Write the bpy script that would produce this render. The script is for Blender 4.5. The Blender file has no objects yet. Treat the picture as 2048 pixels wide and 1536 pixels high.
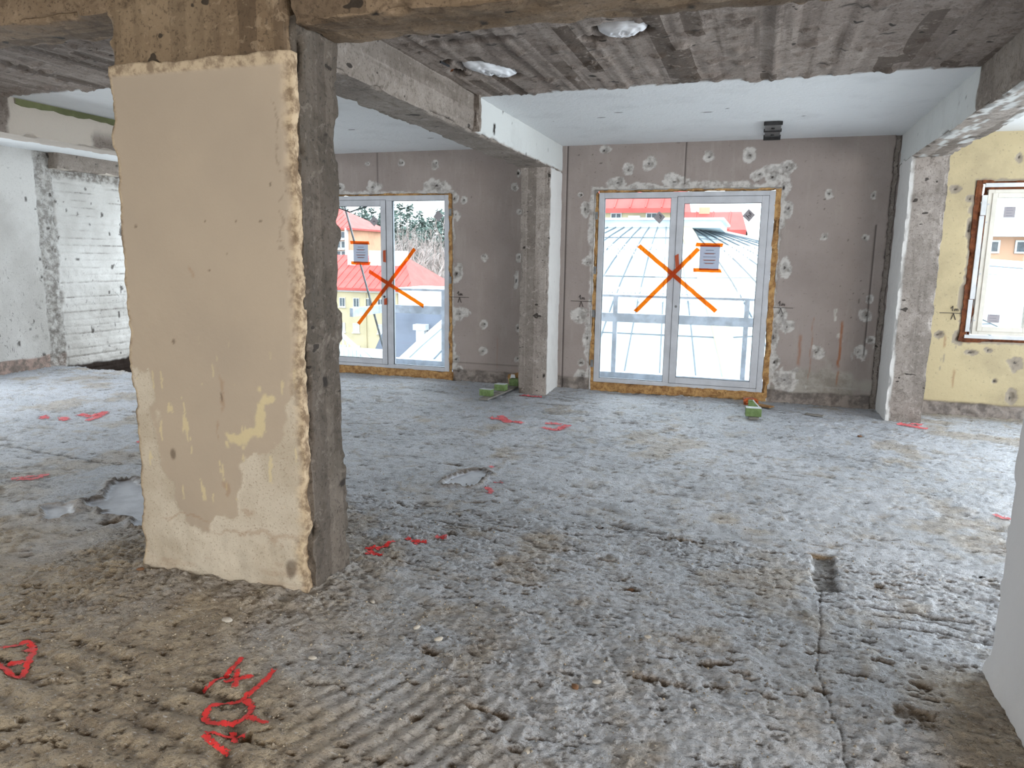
import bpy, math, random
import numpy as np
from mathutils import Vector, Matrix

# ------------------------------------------------------------------ camera, sky, lights, exposure
SC = bpy.context.scene
COL = SC.collection
cd = bpy.data.cameras.new('camera'); cam = bpy.data.objects.new('camera', cd); COL.objects.link(cam)
cd.sensor_width = 36.0; cd.lens = 1469.9 / 2048 * 36.0; cd.clip_end = 600; cd.clip_start = 0.05
yw, pt, rl = math.radians(18.184), math.radians(9.780), math.radians(-0.824)
fw = Vector((-math.sin(yw) * math.cos(pt), math.cos(yw) * math.cos(pt), -math.sin(pt)))
rt = Vector((math.cos(yw), math.sin(yw), 0)); dn = fw.cross(rt)
r2 = math.cos(rl) * rt + math.sin(rl) * dn; d2 = -math.sin(rl) * rt + math.cos(rl) * dn
m = Matrix((r2, -d2, -fw)).transposed().to_4x4(); m.translation = Vector((0, 0, 1.6))
cam.matrix_world = m
SC.camera = cam

W = bpy.data.worlds.new('overcast_sky'); SC.world = W; W.use_nodes = True
bg = W.node_tree.nodes['Background']
bg.inputs[0].default_value = (0.86, 0.95, 1.0, 1); bg.inputs[1].default_value = 2.7

def area(name, loc, rot, sx, sy, power, color, portal=False):
    l = bpy.data.lights.new(name, 'AREA'); l.shape = 'RECTANGLE'; l.size = sx; l.size_y = sy
    l.energy = power; l.color = color
    if portal: l.cycles.is_portal = True
    o = bpy.data.objects.new(name, l); COL.objects.link(o); o.location = loc; o.rotation_euler = rot
    return o
HP = math.pi / 2
# daylight through the row of windows in the wall behind the camera
area('rear_window_daylight', (-2.6, -3.05, 1.35), (HP, 0, 0), 8.6, 1.3, 84, (1.0, 0.90, 0.75))
# daylight through the side window of the far left bay (hidden behind the pillar)
area('left_bay_daylight', (-7.75, 10.1, 1.45), (-HP, 0, 0), 1.6, 1.8, 40, (0.84, 0.93, 1.0))
area('right_bay_fill', (4.8, 8.7, 1.3), (-HP, 0, 0), 1.9, 2.2, 230, (0.84, 0.93, 1.0))  # added fill lamp past the right edge of view; the wall has no opening here
# added fill lamp in front of the plain right end wall
area('side_fill', (5.95, 4.0, 1.5), (0, HP, 0), 1.7, 6.0, 185, (0.86, 0.94, 1.0))
# added lamp at the windowless left wall, out of view, lifting the left bay
area('left_end_fill', (-9.15, 4.9, 1.5), (0, -HP, 0), 1.7, 2.6, 90, (0.88, 0.95, 1.0))
# added unseen lamp right of the rear bay, brightening the near floor
area('rear_right_fill', (5.95, -0.6, 1.6), (0, HP, 0), 1.6, 4.5, 260, (0.99, 0.95, 0.89))
# portals for the two balcony doors and the window
area('portal_door', (-0.9, 8.98, 1.25), (-HP, 0, 0), 1.95, 2.3, 1, (1, 1, 1), True)
area('portal_door', (-4.75, 8.98, 1.25), (-HP, 0, 0), 1.95, 2.3, 1, (1, 1, 1), True)
area('portal_window', (2.75, 8.98, 1.6), (-HP, 0, 0), 1.3, 1.5, 1, (1, 1, 1), True)
sl = bpy.data.lights.new('soft_sun', 'SUN'); sl.energy = 2.2; sl.angle = math.radians(70); sl.color = (0.96, 0.98, 1.0)
so = bpy.data.objects.new('soft_sun', sl); COL.objects.link(so)
so.rotation_euler = Vector((0.12, -1.0, -0.85)).to_track_quat('-Z', 'Y').to_euler()

SC.view_settings.view_transform = 'Standard'; SC.view_settings.look = 'None'
SC.view_settings.gamma = 1.0; SC.view_settings.use_curve_mapping = False
SC.view_settings.exposure = 0.66
SC.cycles.use_denoising = True; SC.cycles.max_bounces = 10; SC.cycles.diffuse_bounces = 6
SC.cycles.transparent_max_bounces = 16; SC.cycles.sample_clamp_indirect = 8

# ------------------------------------------------------------------ numpy noise
def hsh(ix, iy, iz, seed):
    h = (ix.astype(np.int64) * 374761393 + iy.astype(np.int64) * 668265263 + iz.astype(np.int64) * 2147483629 + seed * 974634777) & 0xffffffff
    h = ((h ^ (h >> 13)) * 1274126177) & 0xffffffff
    h = ((h ^ (h >> 15)) * 2246822519) & 0xffffffff
    return ((h ^ (h >> 16)) & 0xffffff) / float(0xffffff)
def sm(t): return t * t * t * (t * (t * 6 - 15) + 10)
def n2(x, y, seed=0):
    xi = np.floor(x); yi = np.floor(y); u = sm(x - xi); v = sm(y - yi); z = np.zeros_like(xi)
    a = hsh(xi, yi, z, seed); b = hsh(xi + 1, yi, z, seed); c = hsh(xi, yi + 1, z, seed); d = hsh(xi + 1, yi + 1, z, seed)
    return (a + (b - a) * u) * (1 - v) + (c + (d - c) * u) * v
def n3(x, y, z, seed=0):
    zi = np.floor(z); w = sm(z - zi)
    def lay(k):
        xi = np.floor(x); yi = np.floor(y); u = sm(x - xi); v = sm(y - yi)
        a = hsh(xi, yi, k, seed); b = hsh(xi + 1, yi, k, seed); c = hsh(xi, yi + 1, k, seed); d = hsh(xi + 1, yi + 1, k, seed)
        return (a + (b - a) * u) * (1 - v) + (c + (d - c) * u) * v
    return lay(zi) * (1 - w) + lay(zi + 1) * w
def f2(x, y, f, o=4, seed=0, g=0.5):
    s = 0; a = 1; t = 0
    for i in range(o):
        s = s + a * n2(x * f + 17.3 * i, y * f - 9.1 * i, seed + i); t += a; a *= g; f *= 2.03
    return s / t
def f3(x, y, z, f, o=3, seed=0, g=0.5):
    s = 0; a = 1; t = 0
    for i in range(o):
        s = s + a * n3(x * f + 17.3 * i, y * f - 9.1 * i, z * f + 3.7 * i, seed + i); t += a; a *= g; f *= 2.03
    return s / t
def ss(a, b, x):
    t = np.clip((x - a) / (b - a), 0, 1); return t * t * (3 - 2 * t)
def inpoly(px, py, poly):
    c = np.zeros(px.shape, bool); n = len(poly)
    for i in range(n):
        x1, y1 = poly[i]; x2, y2 = poly[(i + 1) % n]
        if y1 == y2: continue
        t = ((y1 > py) != (y2 > py)) & (px < (x2 - x1) * (py - y1) / (y2 - y1) + x1)
        c ^= t
    return c
def segd(px, py, pts):
    d = np.full(px.shape, 1e9)
    for (x1, y1), (x2, y2) in zip(pts[:-1], pts[1:]):
        dx, dy = x2 - x1, y2 - y1; L = dx * dx + dy * dy + 1e-12
        t = np.clip(((px - x1) * dx + (py - y1) * dy) / L, 0, 1)
        d = np.minimum(d, np.hypot(px - x1 - t * dx, py - y1 - t * dy))
    return d
def polyd(px, py, poly): return segd(px, py, list(poly) + [poly[0]])

# ------------------------------------------------------------------ object helpers
def tag(o, label, cat, group=None, kind=None):
    o['label'] = label; o['category'] = cat
    if group: o['group'] = group
    if kind: o['kind'] = kind
    return o
def empty(name, loc=(0, 0, 0), rz=0.0):
    o = bpy.data.objects.new(name, None); COL.objects.link(o); o.location = loc; o.rotation_euler = (0, 0, rz)
    o.empty_display_size = 0.1
    return o
def mk(name, V, F, mat, parent=None, smooth=False, attrs=None):
    V = np.asarray(V, dtype=np.float32).reshape(-1, 3)
    me = bpy.data.meshes.new(name)
    if isinstance(F, np.ndarray):
        k = F.shape[1]; nf = F.shape[0]
        me.vertices.add(len(V)); me.vertices.foreach_set('co', V.ravel())
        me.loops.add(nf * k); me.loops.foreach_set('vertex_index', F.ravel().astype(np.int32))
        me.polygons.add(nf); me.polygons.foreach_set('loop_start', (np.arange(nf) * k).astype(np.int32))
        me.polygons.foreach_set('loop_total', np.full(nf, k, np.int32))
    else:
        me.from_pydata(V.tolist(), [], F)
    if attrs:
        for k_, a in attrs.items():
            at = me.attributes.new(k_, 'FLOAT', 'POINT'); at.data.foreach_set('value', np.asarray(a, np.float32).ravel())
    me.update(calc_edges=True); me.validate()
    if smooth: me.polygons.foreach_set('use_smooth', np.ones(len(me.polygons), bool))
    if mat: me.materials.append(mat)
    o = bpy.data.objects.new(name, me); COL.objects.link(o)
    if parent: o.parent = parent
    return o
def gridF(nu, nv, flip=False, keep=None):
    i, j = np.meshgrid(np.arange(nu - 1), np.arange(nv - 1)); a = (j * nu + i).ravel()
    F = np.stack([a, a + 1, a + nu + 1, a + nu], 1)
    if flip: F = F[:, ::-1]
    if keep is not None: F = F[keep.ravel()]
    return F
BF = [(0, 3, 2, 1), (4, 5, 6, 7), (0, 1, 5, 4), (1, 2, 6, 5), (2, 3, 7, 6), (3, 0, 4, 7)]
class MB:
    def __init__(s): s.V = []; s.F = []
    def add(s, V, F):
        b = len(s.V); s.V += [tuple(v) for v in V]; s.F += [tuple(b + i for i in f) for f in F]; return s
    def box(s, a, b):
        (x0, y0, z0), (x1, y1, z1) = a, b
        return s.add([(x0, y0, z0), (x1, y0, z0), (x1, y1, z0), (x0, y1, z0), (x0, y0, z1), (x1, y0, z1), (x1, y1, z1), (x0, y1, z1)], BF)
    def hexa(s, P): return s.add(P, BF)
    def tube(s, p, q, r, n=8, r2=None):
        p = Vector(p); q = Vector(q); d = (q - p).normalized(); a = d.orthogonal().normalized(); b = d.cross(a); r2 = r if r2 is None else r2
        V = []
        for c, rr in ((p, r), (q, r2)):
            for i in range(n):
                t = 2 * math.pi * i / n; V.append(c + a * (math.cos(t) * rr) + b * (math.sin(t) * rr))
        F = [(i, (i + 1) % n, n + (i + 1) % n, n + i) for i in range(n)] + [tuple(range(n))[::-1], tuple(range(n, 2 * n))]
        return s.add(V, F)
    def bar(s, p, q, w, h, up=(0, 0, 1)):
        p = Vector(p); q = Vector(q); d = (q - p).normalized(); u = Vector(up); a = d.cross(u).normalized() * (w / 2); b = a.cross(d).normalized() * (h / 2)
        return s.hexa([p - a - b, p + a - b, q + a - b, q - a - b, p - a + b, p + a + b, q + a + b, q - a + b])
    def build(s, name, mat, parent=None, smooth=False, bevel=0.0):
        o = mk(name, s.V, s.F, mat, parent, smooth)
        if bevel:
            md = o.modifiers.new('bevel', 'BEVEL'); md.width = bevel; md.segments = 2; md.limit_method = 'ANGLE'
        return o
def frame(mb, x0, x1, z0, z1, y0, y1, w, wb=None, wt=None, wl=None, wr=None):
    wb = wb or w; wt = wt or w; wl = wl or w; wr = wr or w
    mb.box((x0, y0, z0), (x0 + wl, y1, z1)); mb.box((x1 - wr, y0, z0), (x1, y1, z1))
    mb.box((x0 + wl, y0, z0), (x1 - wr, y1, z0 + wb)); mb.box((x0 + wl, y0, z1 - wt), (x1 - wr, y1, z1))
    return mb

# ------------------------------------------------------------------ materials
def lin(c):
    return tuple(((v / 255) / 12.92 if v / 255 <= 0.04045 else ((v / 255 + 0.055) / 1.055) ** 2.4) for v in c) + (1,)
class T:
    def __init__(s, name):
        s.m = bpy.data.materials.new(name); s.m.use_nodes = True; s.t = s.m.node_tree; s.t.nodes.clear()
        s.out = s.n('ShaderNodeOutputMaterial'); s.b = s.n('ShaderNodeBsdfPrincipled'); s.l(s.b.outputs[0], s.out.inputs[0])
        s.b.inputs['Specular IOR Level'].default_value = 0.35
        s.co = s.n('ShaderNodeTexCoord').outputs['Object']
    def n(s, typ, **k):
        x = s.t.nodes.new(typ)
        for a, v in k.items(): setattr(x, a, v)
        return x
    def l(s, a, b): s.t.links.new(a, b)
    def put(s, sock, v):
        if hasattr(v, 'is_linked') or isinstance(v, bpy.types.NodeSocket): s.l(v, sock)
        else:
            if isinstance(v, tuple) and len(v) == 3 and sock.type == 'RGBA': v = lin(v)
            sock.default_value = v
    def mix(s, f, a, b, blend='MIX'):
        x = s.n('ShaderNodeMix', data_type='RGBA', blend_type=blend)
        s.put(x.inputs[0], f); s.put(x.inputs[6], a); s.put(x.inputs[7], b); return x.outputs[2]
    def math(s, op, a, b=0.0, clamp=False):
        x = s.n('ShaderNodeMath', operation=op, use_clamp=clamp); s.put(x.inputs[0], a); s.put(x.inputs[1], b); return x.outputs[0]
    def noise(s, scale, detail=4, rough=0.55, vec=None, dist=0.0):
        x = s.n('ShaderNodeTexNoise'); s.put(x.inputs['Vector'], vec if vec is not None else s.co)
        x.inputs['Scale'].default_value = scale; x.inputs['Detail'].default_value = detail; x.inputs['Roughness'].default_value = rough
        x.inputs['Distortion'].default_value = dist
        return x.outputs[0]
    def vscale(s, v, sc):
        x = s.n('ShaderNodeVectorMath', operation='MULTIPLY'); s.put(x.inputs[0], v); x.inputs[1].default_value = sc; return x.outputs[0]
    def ramp(s, f, lo, hi):
        x = s.n('ShaderNodeMapRange'); x.clamp = True; x.interpolation_type = 'SMOOTHSTEP'
        s.put(x.inputs[0], f); x.inputs[1].default_value = lo; x.inputs[2].default_value = hi; return x.outputs[0]
    def attr(s, name): return s.n('ShaderNodeAttribute', attribute_name=name).outputs['Fac']
    def bump(s, h, strength=0.5, dist=0.01, normal=None):
        x = s.n('ShaderNodeBump'); x.inputs['Strength'].default_value = strength; x.inputs['Distance'].default_value = dist
        s.put(x.inputs['Height'], h)
        if normal is not None: s.l(normal, x.inputs['Normal'])
        s.l(x.outputs[0], s.b.inputs['Normal']); return x.outputs[0]
    def fin(s, col=None, rough=0.8, **k):
        if col is not None: s.put(s.b.inputs['Base Color'], col)
        s.put(s.b.inputs['Roughness'], rough)
        for a, v in k.items(): s.put(s.b.inputs[a.replace('_', ' ')], v)
        return s.m
def plain(name, c, rough=0.6, var=0.08, sc=6.0, **k):
    t = T(name); d = tuple(max(0, v * (1 - var * 2)) for v in c)
    return t.fin(t.mix(t.ramp(t.noise(sc, 5), 0.35, 0.65), d, c), rough, **k)

def concrete(name, c1, c2, cd, axis=None, bw=0.11, bl=1.3, paint=None, pc=(205, 208, 208), extra=None, contrast=1.0, bump=0.6):
    """board-marked raw concrete; axis = direction the shutter boards ran ('x','y','z'); attr m1 = paint/plaster, m2 = dark hole"""
    t = T(name)
    big = t.ramp(t.noise(1.6, 6, 0.62), 0.38, 0.64)
    col = t.mix(big, c1, c2)
    if axis:
        sep = t.n('ShaderNodeSeparateXYZ'); t.put(sep.inputs[0], t.co)
        X, Y, Z = sep.outputs[:3]
        a, b = {'x': (X, t.math('ADD', Y, t.math('MULTIPLY', Z, 1.0))), 'y': (Y, t.math('ADD', X, Z)), 'z': (Z, t.math('ADD', X, t.math('MULTIPLY', Y, 1.7)))}[axis]
        bi = t.math('FLOOR', t.math('DIVIDE', b, bw))
        wn = t.n('ShaderNodeTexWhiteNoise', noise_dimensions='1D'); t.l(bi, wn.inputs['W'])
        ai = t.math('FLOOR', t.math('ADD', t.math('DIVIDE', a, bl), t.math('MULTIPLY', wn.outputs[0], 7.0)))
        cm = t.n('ShaderNodeCombineXYZ'); t.l(bi, cm.inputs[0]); t.l(ai, cm.inputs[1])
        w2 = t.n('ShaderNodeTexWhiteNoise', noise_dimensions='2D'); t.l(cm.outputs[0], w2.inputs['Vector'])
        col = t.mix(t.math('MULTIPLY', t.ramp(w2.outputs[0], 0.62, 1.0), 0.7 * contrast), col, cd)
        col = t.mix(t.math('MULTIPLY', t.ramp(wn.outputs[0], 0.4, 1.0), 0.45 * contrast), col, c2)
        sc = {'x': (0.7, 14, 14), 'y': (14, 0.7, 14), 'z': (14, 14, 0.7)}[axis]
        st = t.noise(1.0, 5, 0.6, vec=t.vscale(t.co, sc))
        col = t.mix(t.math('MULTIPLY', t.ramp(st, 0.5, 0.75), 0.6 * contrast), col, cd)
    blot = t.ramp(t.noise(5.5, 6, 0.7, dist=0.6), 0.56, 0.68)
    col = t.mix(t.math('MULTIPLY', blot, 0.55), col, cd)
    pale = t.ramp(t.noise(3.7, 7, 0.7, dist=1.0, vec=t.vscale(t.co, (1.1, 1, 0.9))), 0.60, 0.70)
    col = t.mix(t.math('MULTIPLY', pale, 0.5), col, tuple(min(255, v + 28) for v in c2))
    fine = t.noise(60, 5, 0.6)
    col = t.mix(t.math('MULTIPLY', t.ramp(fine, 0.57, 0.64), 0.5), col, tuple(v * 0.62 for v in cd))
    med = t.noise(17, 7, 0.72, dist=0.5)
    col = t.mix(t.math('MULTIPLY', t.ramp(med, 0.55, 0.61), 0.45), col, cd)
    col = t.mix(t.math('MULTIPLY', t.ramp(med, 0.43, 0.38), 0.40), col, tuple(min(255, v + 22) for v in c2))
    blk = t.ramp(t.noise(8, 2, 0.4, vec=t.vscale(t.co, (1, 1, 1.7))), 0.715, 0.735)
    col = t.mix(t.math('MULTIPLY', blk, 0.85), col, (34, 29, 25))
    if paint:
        pm = t.mix(t.math('MULTIPLY', t.ramp(t.noise(2.5, 7, 0.65), 0.5, 0.72), 0.35), pc, tuple(v * 0.88 for v in pc))
        pm = t.mix(t.math('MULTIPLY', t.ramp(t.noise(9, 6, 0.75, vec=t.vscale(t.co, (1, 0.5, 1))), 0.66, 0.72), 0.6), pm, c2)
        col = t.mix(t.attr('m1'), col, pm)
    col = t.mix(t.attr('m2'), col, (38, 33, 29))
    t.bump(t.math('ADD', t.noise(22, 6, 0.65), t.math('MULTIPLY', fine, 0.5)), bump, 0.012)
    return t.fin(col, 0.85)

M = {}
# floor
t = T('ground_concrete_floor')
cav = t.attr('cav'); dirt = t.attr('dirt'); smo = t.attr('smo')
dust = t.mix(t.ramp(t.noise(0.9, 6, 0.6), 0.35, 0.65), (206, 210, 218), (184, 189, 197))
dust = t.mix(t.math('MULTIPLY', t.ramp(t.noise(4.5, 7, 0.7, dist=0.8), 0.5, 0.68), 0.7), dust, (176, 168, 157))
sand = t.mix(t.ramp(t.noise(7, 6, 0.7), 0.4, 0.62), (158, 141, 117), (192, 175, 148))
col = t.mix(dirt, dust, sand)
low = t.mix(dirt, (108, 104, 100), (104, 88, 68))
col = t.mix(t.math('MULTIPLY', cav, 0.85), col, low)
col = t.mix(t.attr('tan'), col, (160, 133, 96))
st_ = t.noise(1.0, 6, 0.7, vec=t.vscale(t.co, (9, 42, 9)))
col = t.mix(t.math('MULTIPLY', t.ramp(st_, 0.56, 0.68), 0.3), col, low)
col = t.mix(t.math('MULTIPLY', t.ramp(t.noise(24, 6, 0.75), 0.57, 0.66), 0.26), col, low)
tk = t.noise(1.0, 5, 0.65, vec=t.vscale(t.co, (24, 62, 24)))
col = t.mix(t.math('MULTIPLY', t.ramp(tk, 0.585, 0.625), 0.55), col, (88, 80, 70))
tl_ = t.noise(1.0, 5, 0.65, vec=t.vscale(t.co, (30, 70, 24)))
col = t.mix(t.math('MULTIPLY', t.ramp(tl_, 0.60, 0.65), 0.5), col, (226, 227, 230))
tk2 = t.noise(1.0, 4, 0.6, vec=t.vscale(t.co, (70, 130, 24)))
col = t.mix(t.math('MULTIPLY', t.ramp(tk2, 0.58, 0.63), 0.5), col, (98, 90, 80))
g = t.noise(110, 5, 0.75)
col = t.mix(t.math('MULTIPLY', t.ramp(g, 0.55, 0.66), 0.45), col, (92, 86, 78))
col = t.mix(t.math('MULTIPLY', t.ramp(t.noise(210, 3, 0.6), 0.60, 0.70), 0.45), col, (196, 195, 195))
smc = t.mix(t.ramp(t.noise(6, 6, 0.6), 0.4, 0.65), (192, 197, 206), (172, 177, 187))
col = t.mix(smo, col, smc)
col = t.mix(t.attr('dark'), col, (62, 47, 34))
fs = t.math('SUBTRACT', 1.0, t.math('MULTIPLY', smo, 0.85))
hb = t.math('ADD', t.math('MULTIPLY', t.noise(45, 6, 0.7), 1.0), t.math('MULTIPLY', t.noise(160, 3, 0.7), 0.5))
t.bump(t.math('MULTIPLY', hb, fs), 1.0, 0.02)
t.b.inputs['Specular IOR Level'].default_value = 0.5
M['floor'] = t.fin(col, t.math('SUBTRACT', 0.62, t.math('MULTIPLY', smo, 0.2)))
# front wall
t = T('worn_wall_plaster')
base = t.mix(t.ramp(t.noise(1.2, 5, 0.6), 0.35, 0.68), (152, 142, 138), (140, 130, 126))
base = t.mix(t.math('MULTIPLY', t.ramp(t.noise(3.0, 6, 0.7, vec=t.vscale(t.co, (3, 1, 0.6))), 0.52, 0.7), 0.35), base, (163, 155, 148))
wrn = t.mix(t.ramp(t.noise(4, 6, 0.7), 0.4, 0.65), (158, 153, 146), (132, 126, 119))
base = t.mix(t.attr('worn'), base, wrn)
yel = t.mix(t.ramp(t.noise(1.8, 6, 0.65), 0.4, 0.7), (188, 174, 140), (170, 157, 127))
base = t.mix(t.attr('yel'), base, yel)
pat = t.mix(t.ramp(t.noise(12, 6, 0.7), 0.42, 0.66), (190, 187, 184), (144, 139, 135))
pat = t.mix(t.attr('yel'), pat, (150, 140, 126))
base = t.mix(t.attr('m1'), base, pat)
base = t.mix(t.attr('band'), base, t.mix(t.ramp(t.noise(9, 7, 0.7), 0.4, 0.62), (146, 137, 131), (104, 97, 93)))
base = t.mix(t.attr('rust'), base, (142, 92, 62))
base = t.mix(t.attr('m2'), base, (56, 51, 49))
base = t.mix(t.math('MULTIPLY', t.ramp(t.noise(38, 4, 0.75), 0.60, 0.68), 0.45), base, (104, 97, 94))
t.bump(t.noise(30, 6, 0.7), 0.35, 0.008)
M['wall'] = t.fin(base, 0.85)
# left whitewashed wall
t = T('whitewashed_wall')
base = t.mix(t.ramp(t.noise(1.0, 6, 0.6), 0.35, 0.68), (206, 205, 202), (180, 178, 174))
scr = t.ramp(t.noise(7, 8, 0.8, dist=1.4), 0.595, 0.66)
zz = t.n('ShaderNodeSeparateXYZ'); t.l(t.co, zz.inputs[0])
lowm = t.math('SUBTRACT', 1.0, t.ramp(zz.outputs[2], 0.7, 1.9))
base = t.mix(t.math('MULTIPLY', scr, t.math('ADD', t.math('MULTIPLY', lowm, 0.7), 0.2)), base, (84, 80, 78))
fsc = t.ramp(t.noise(1.0, 7, 0.75, vec=t.vscale(t.co, (20, 26, 9)), dist=1.5), 0.60, 0.63)
base = t.mix(t.math('MULTIPLY', fsc, t.math('ADD', t.math('MULTIPLY', lowm, 0.6), 0.1)), base, (92, 88, 86))
base = t.mix(t.math('MULTIPLY', t.ramp(t.noise(70, 4, 0.7), 0.58, 0.66), 0.4), base, (130, 126, 122))
base = t.mix(t.attr('band'), base, t.mix(t.ramp(t.noise(8, 7, 0.7), 0.4, 0.6), (168, 146, 136), (120, 110, 103)))
base = t.mix(t.attr('m1'), base, t.mix(t.ramp(t.noise(11, 7, 0.75), 0.4, 0.6), (178, 176, 172), (98, 92, 86)))
base = t.mix(t.attr('m2'), base, (38, 27, 20))
t.bump(t.noise(26, 7, 0.75), 0.6, 0.012)
M['white_wall'] = t.fin(base, 0.85)

M['ceil'] = concrete('board_marked_ceiling', (136, 124, 116), (156, 145, 137), (92, 80, 71), axis='y', bw=0.105, bl=1.1, paint=True, pc=(222, 225, 227), contrast=1.5)
M['beam'] = concrete('raw_beam_concrete', (126, 117, 109), (150, 141, 133), (90, 80, 71), axis='y', bw=0.12, bl=1.4, paint=True, pc=(200, 203, 202))
M['beam_pl'] = concrete('plastered_beam_concrete', (120, 110, 102), (142, 132, 124), (88, 77, 68), axis='y', bw=0.12, bl=1.4, paint=True, pc=(196, 187, 176))
M['beamA'] = concrete('brown_board_marked_concrete', (112, 95, 76), (134, 116, 96), (74, 60, 47), axis='x', bw=0.10, bl=1.3, contrast=1.1)
M['beamV'] = concrete('brown_vertical_board_concrete', (112, 94, 74), (134, 116, 94), (76, 62, 48), axis='z', bw=0.09, bl=1.6, contrast=0.9)
M['column'] = concrete('raw_column_concrete', (132, 125, 119), (160, 152, 146), (100, 92, 86), axis='z', bw=0.1, bl=1.8, paint=True, pc=(214, 214, 213))
M['pillar'] = concrete('raw_pillar_concrete', (86, 79, 71), (108, 99, 91), (50, 44, 38), axis='z', bw=0.11, bl=1.5, bump=1.0, contrast=0.55)
M['pier'] = plain('grey_painted_pier', (196, 196, 197), 0.8, 0.05)
M['drk'] = concrete('dark_earth_concrete', (88, 66, 48), (110, 86, 62), (50, 36, 26))

# pillar plaster
t = T('beige_pillar_plaster')
base = t.mix(t.ramp(t.noise(1.1, 4, 0.5), 0.35, 0.7), (172, 158, 141), (162, 149, 134))
grain = t.noise(95, 4, 0.7)
wr = t.mix(t.ramp(t.noise(3, 6, 0.6), 0.4, 0.65), (194, 185, 170), (176, 165, 148))
wr = t.mix(t.math('MULTIPLY', t.ramp(grain, 0.55, 0.66), 0.6), wr, (140, 124, 106))
base = t.mix(t.attr('worn'), base, wr)
base = t.mix(t.math('MULTIPLY', t.attr('yel'), 0.75), base, (206, 192, 150))
base = t.mix(t.math('MULTIPLY', t.attr('rust'), 0.6), base, (146, 112, 84))
base = t.mix(t.attr('edge'), base, t.mix(t.ramp(t.noise(16, 6, 0.7), 0.4, 0.62), (186, 168, 142), (122, 104, 84)))
base = t.mix(t.attr('m2'), base, (84, 70, 58))
t.bump(t.math('ADD', t.math('MULTIPLY', grain, t.math('ADD', t.attr('worn'), 0.12)), t.noise(14, 5)), 0.35, 0.008)
M['plaster'] = t.fin(base, 0.82)

M['upvc'] = plain('white_plastic_frame', (188, 191, 198), 0.45, 0.03)
M['upvc_c'] = plain('cream_window_frame', (216, 212, 202), 0.5, 0.03)
M['gasket'] = plain('dark_gasket', (52, 54, 58), 0.6)
M['steel'] = plain('galvanised_steel', (132, 135, 138), 0.4, 0.12, 12, Metallic=0.7)
M['darksteel'] = plain('dark_steel', (58, 58, 60), 0.5, 0.2, 14, Metallic=0.4)
M['shim'] = plain('white_mounting_board', (214, 217, 220), 0.6, 0.04)
t = T('ochre_mounting_foam')
c = t.mix(t.ramp(t.noise(14, 6, 0.7), 0.35, 0.65), (188, 150, 98), (136, 98, 60))
c = t.mix(t.math('MULTIPLY', t.ramp(t.noise(30, 5, 0.7), 0.56, 0.68), 0.7), c, (92, 58, 28))
t.bump(t.noise(50, 5, 0.7), 0.8, 0.01); M['foam'] = t.fin(c, 0.8)
t = T('rust_brown_sealing_foam')
c = t.mix(t.ramp(t.noise(14, 6, 0.7), 0.35, 0.65), (122, 70, 38), (84, 44, 24))
t.bump(t.noise(40, 5, 0.7), 0.8, 0.01); M['foam_r'] = t.fin(c, 0.8)
# translucent orange tape
def tape(name, c, tr=0.35, see=None, em=0):
    t = T(name); t.b.inputs['Base Color'].default_value = lin(c); t.b.inputs['Roughness'].default_value = 0.35
    tl = t.n('ShaderNodeBsdfTranslucent'); tl.inputs[0].default_value = lin(tuple(min(255, v * 1.0) for v in c))
    x = t.n('ShaderNodeMixShader'); x.inputs[0].default_value = tr; t.l(t.b.outputs[0], x.inputs[1]); t.l(tl.outputs[0], x.inputs[2])
    if see:
        tp = t.n('ShaderNodeBsdfTransparent'); tp.inputs[0].default_value = see[1]; y = t.n('ShaderNodeMixShader'); y.inputs[0].default_value = see[0]
        t.l(x.outputs[0], y.inputs[1]); t.l(tp.outputs[0], y.inputs[2]); x = y
    t.l(x.outputs[0], t.out.inputs[0]); return t.m
M['tape'] = tape('orange_tape', (206, 88, 16), 0.2, (0.6, (1.0, 0.52, 0.03, 1)))
M['tape_d'] = tape('dark_orange_tape', (176, 72, 30), 0.1)
M['paper'] = tape('grey_backlit_paper', (190, 198, 214), 0.3)
M['ink'] = plain('grey_ink', (108, 112, 130), 0.7)
M['ink_o'] = plain('orange_ink', (190, 108, 76), 0.7)
M['stick'] = tape('grey_sticker_paper', (158, 154, 160), 0.08)
M['ink_k'] = plain('black_ink', (66, 62, 70), 0.7)
# glass
t = T('window_glass'); t.t.nodes.remove(t.b)
tr = t.n('ShaderNodeBsdfTransparent'); tr.inputs[0].default_value = (0.93, 0.96, 0.97, 1)
gl = t.n('ShaderNodeBsdfGlossy'); gl.inputs['Roughness'].default_value = 0.02; gl.inputs[0].default_value = (1, 1, 1, 1)
fr = t.n('ShaderNodeFresnel'); fr.inputs[0].default_value = 1.35
x = t.n('ShaderNodeMixShader'); t.l(fr.outputs[0], x.inputs[0]); t.l(tr.outputs[0], x.inputs[1]); t.l(gl.outputs[0], x.inputs[2]); t.l(x.outputs[0], t.out.inputs[0])
M['glass'] = t.m
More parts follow.
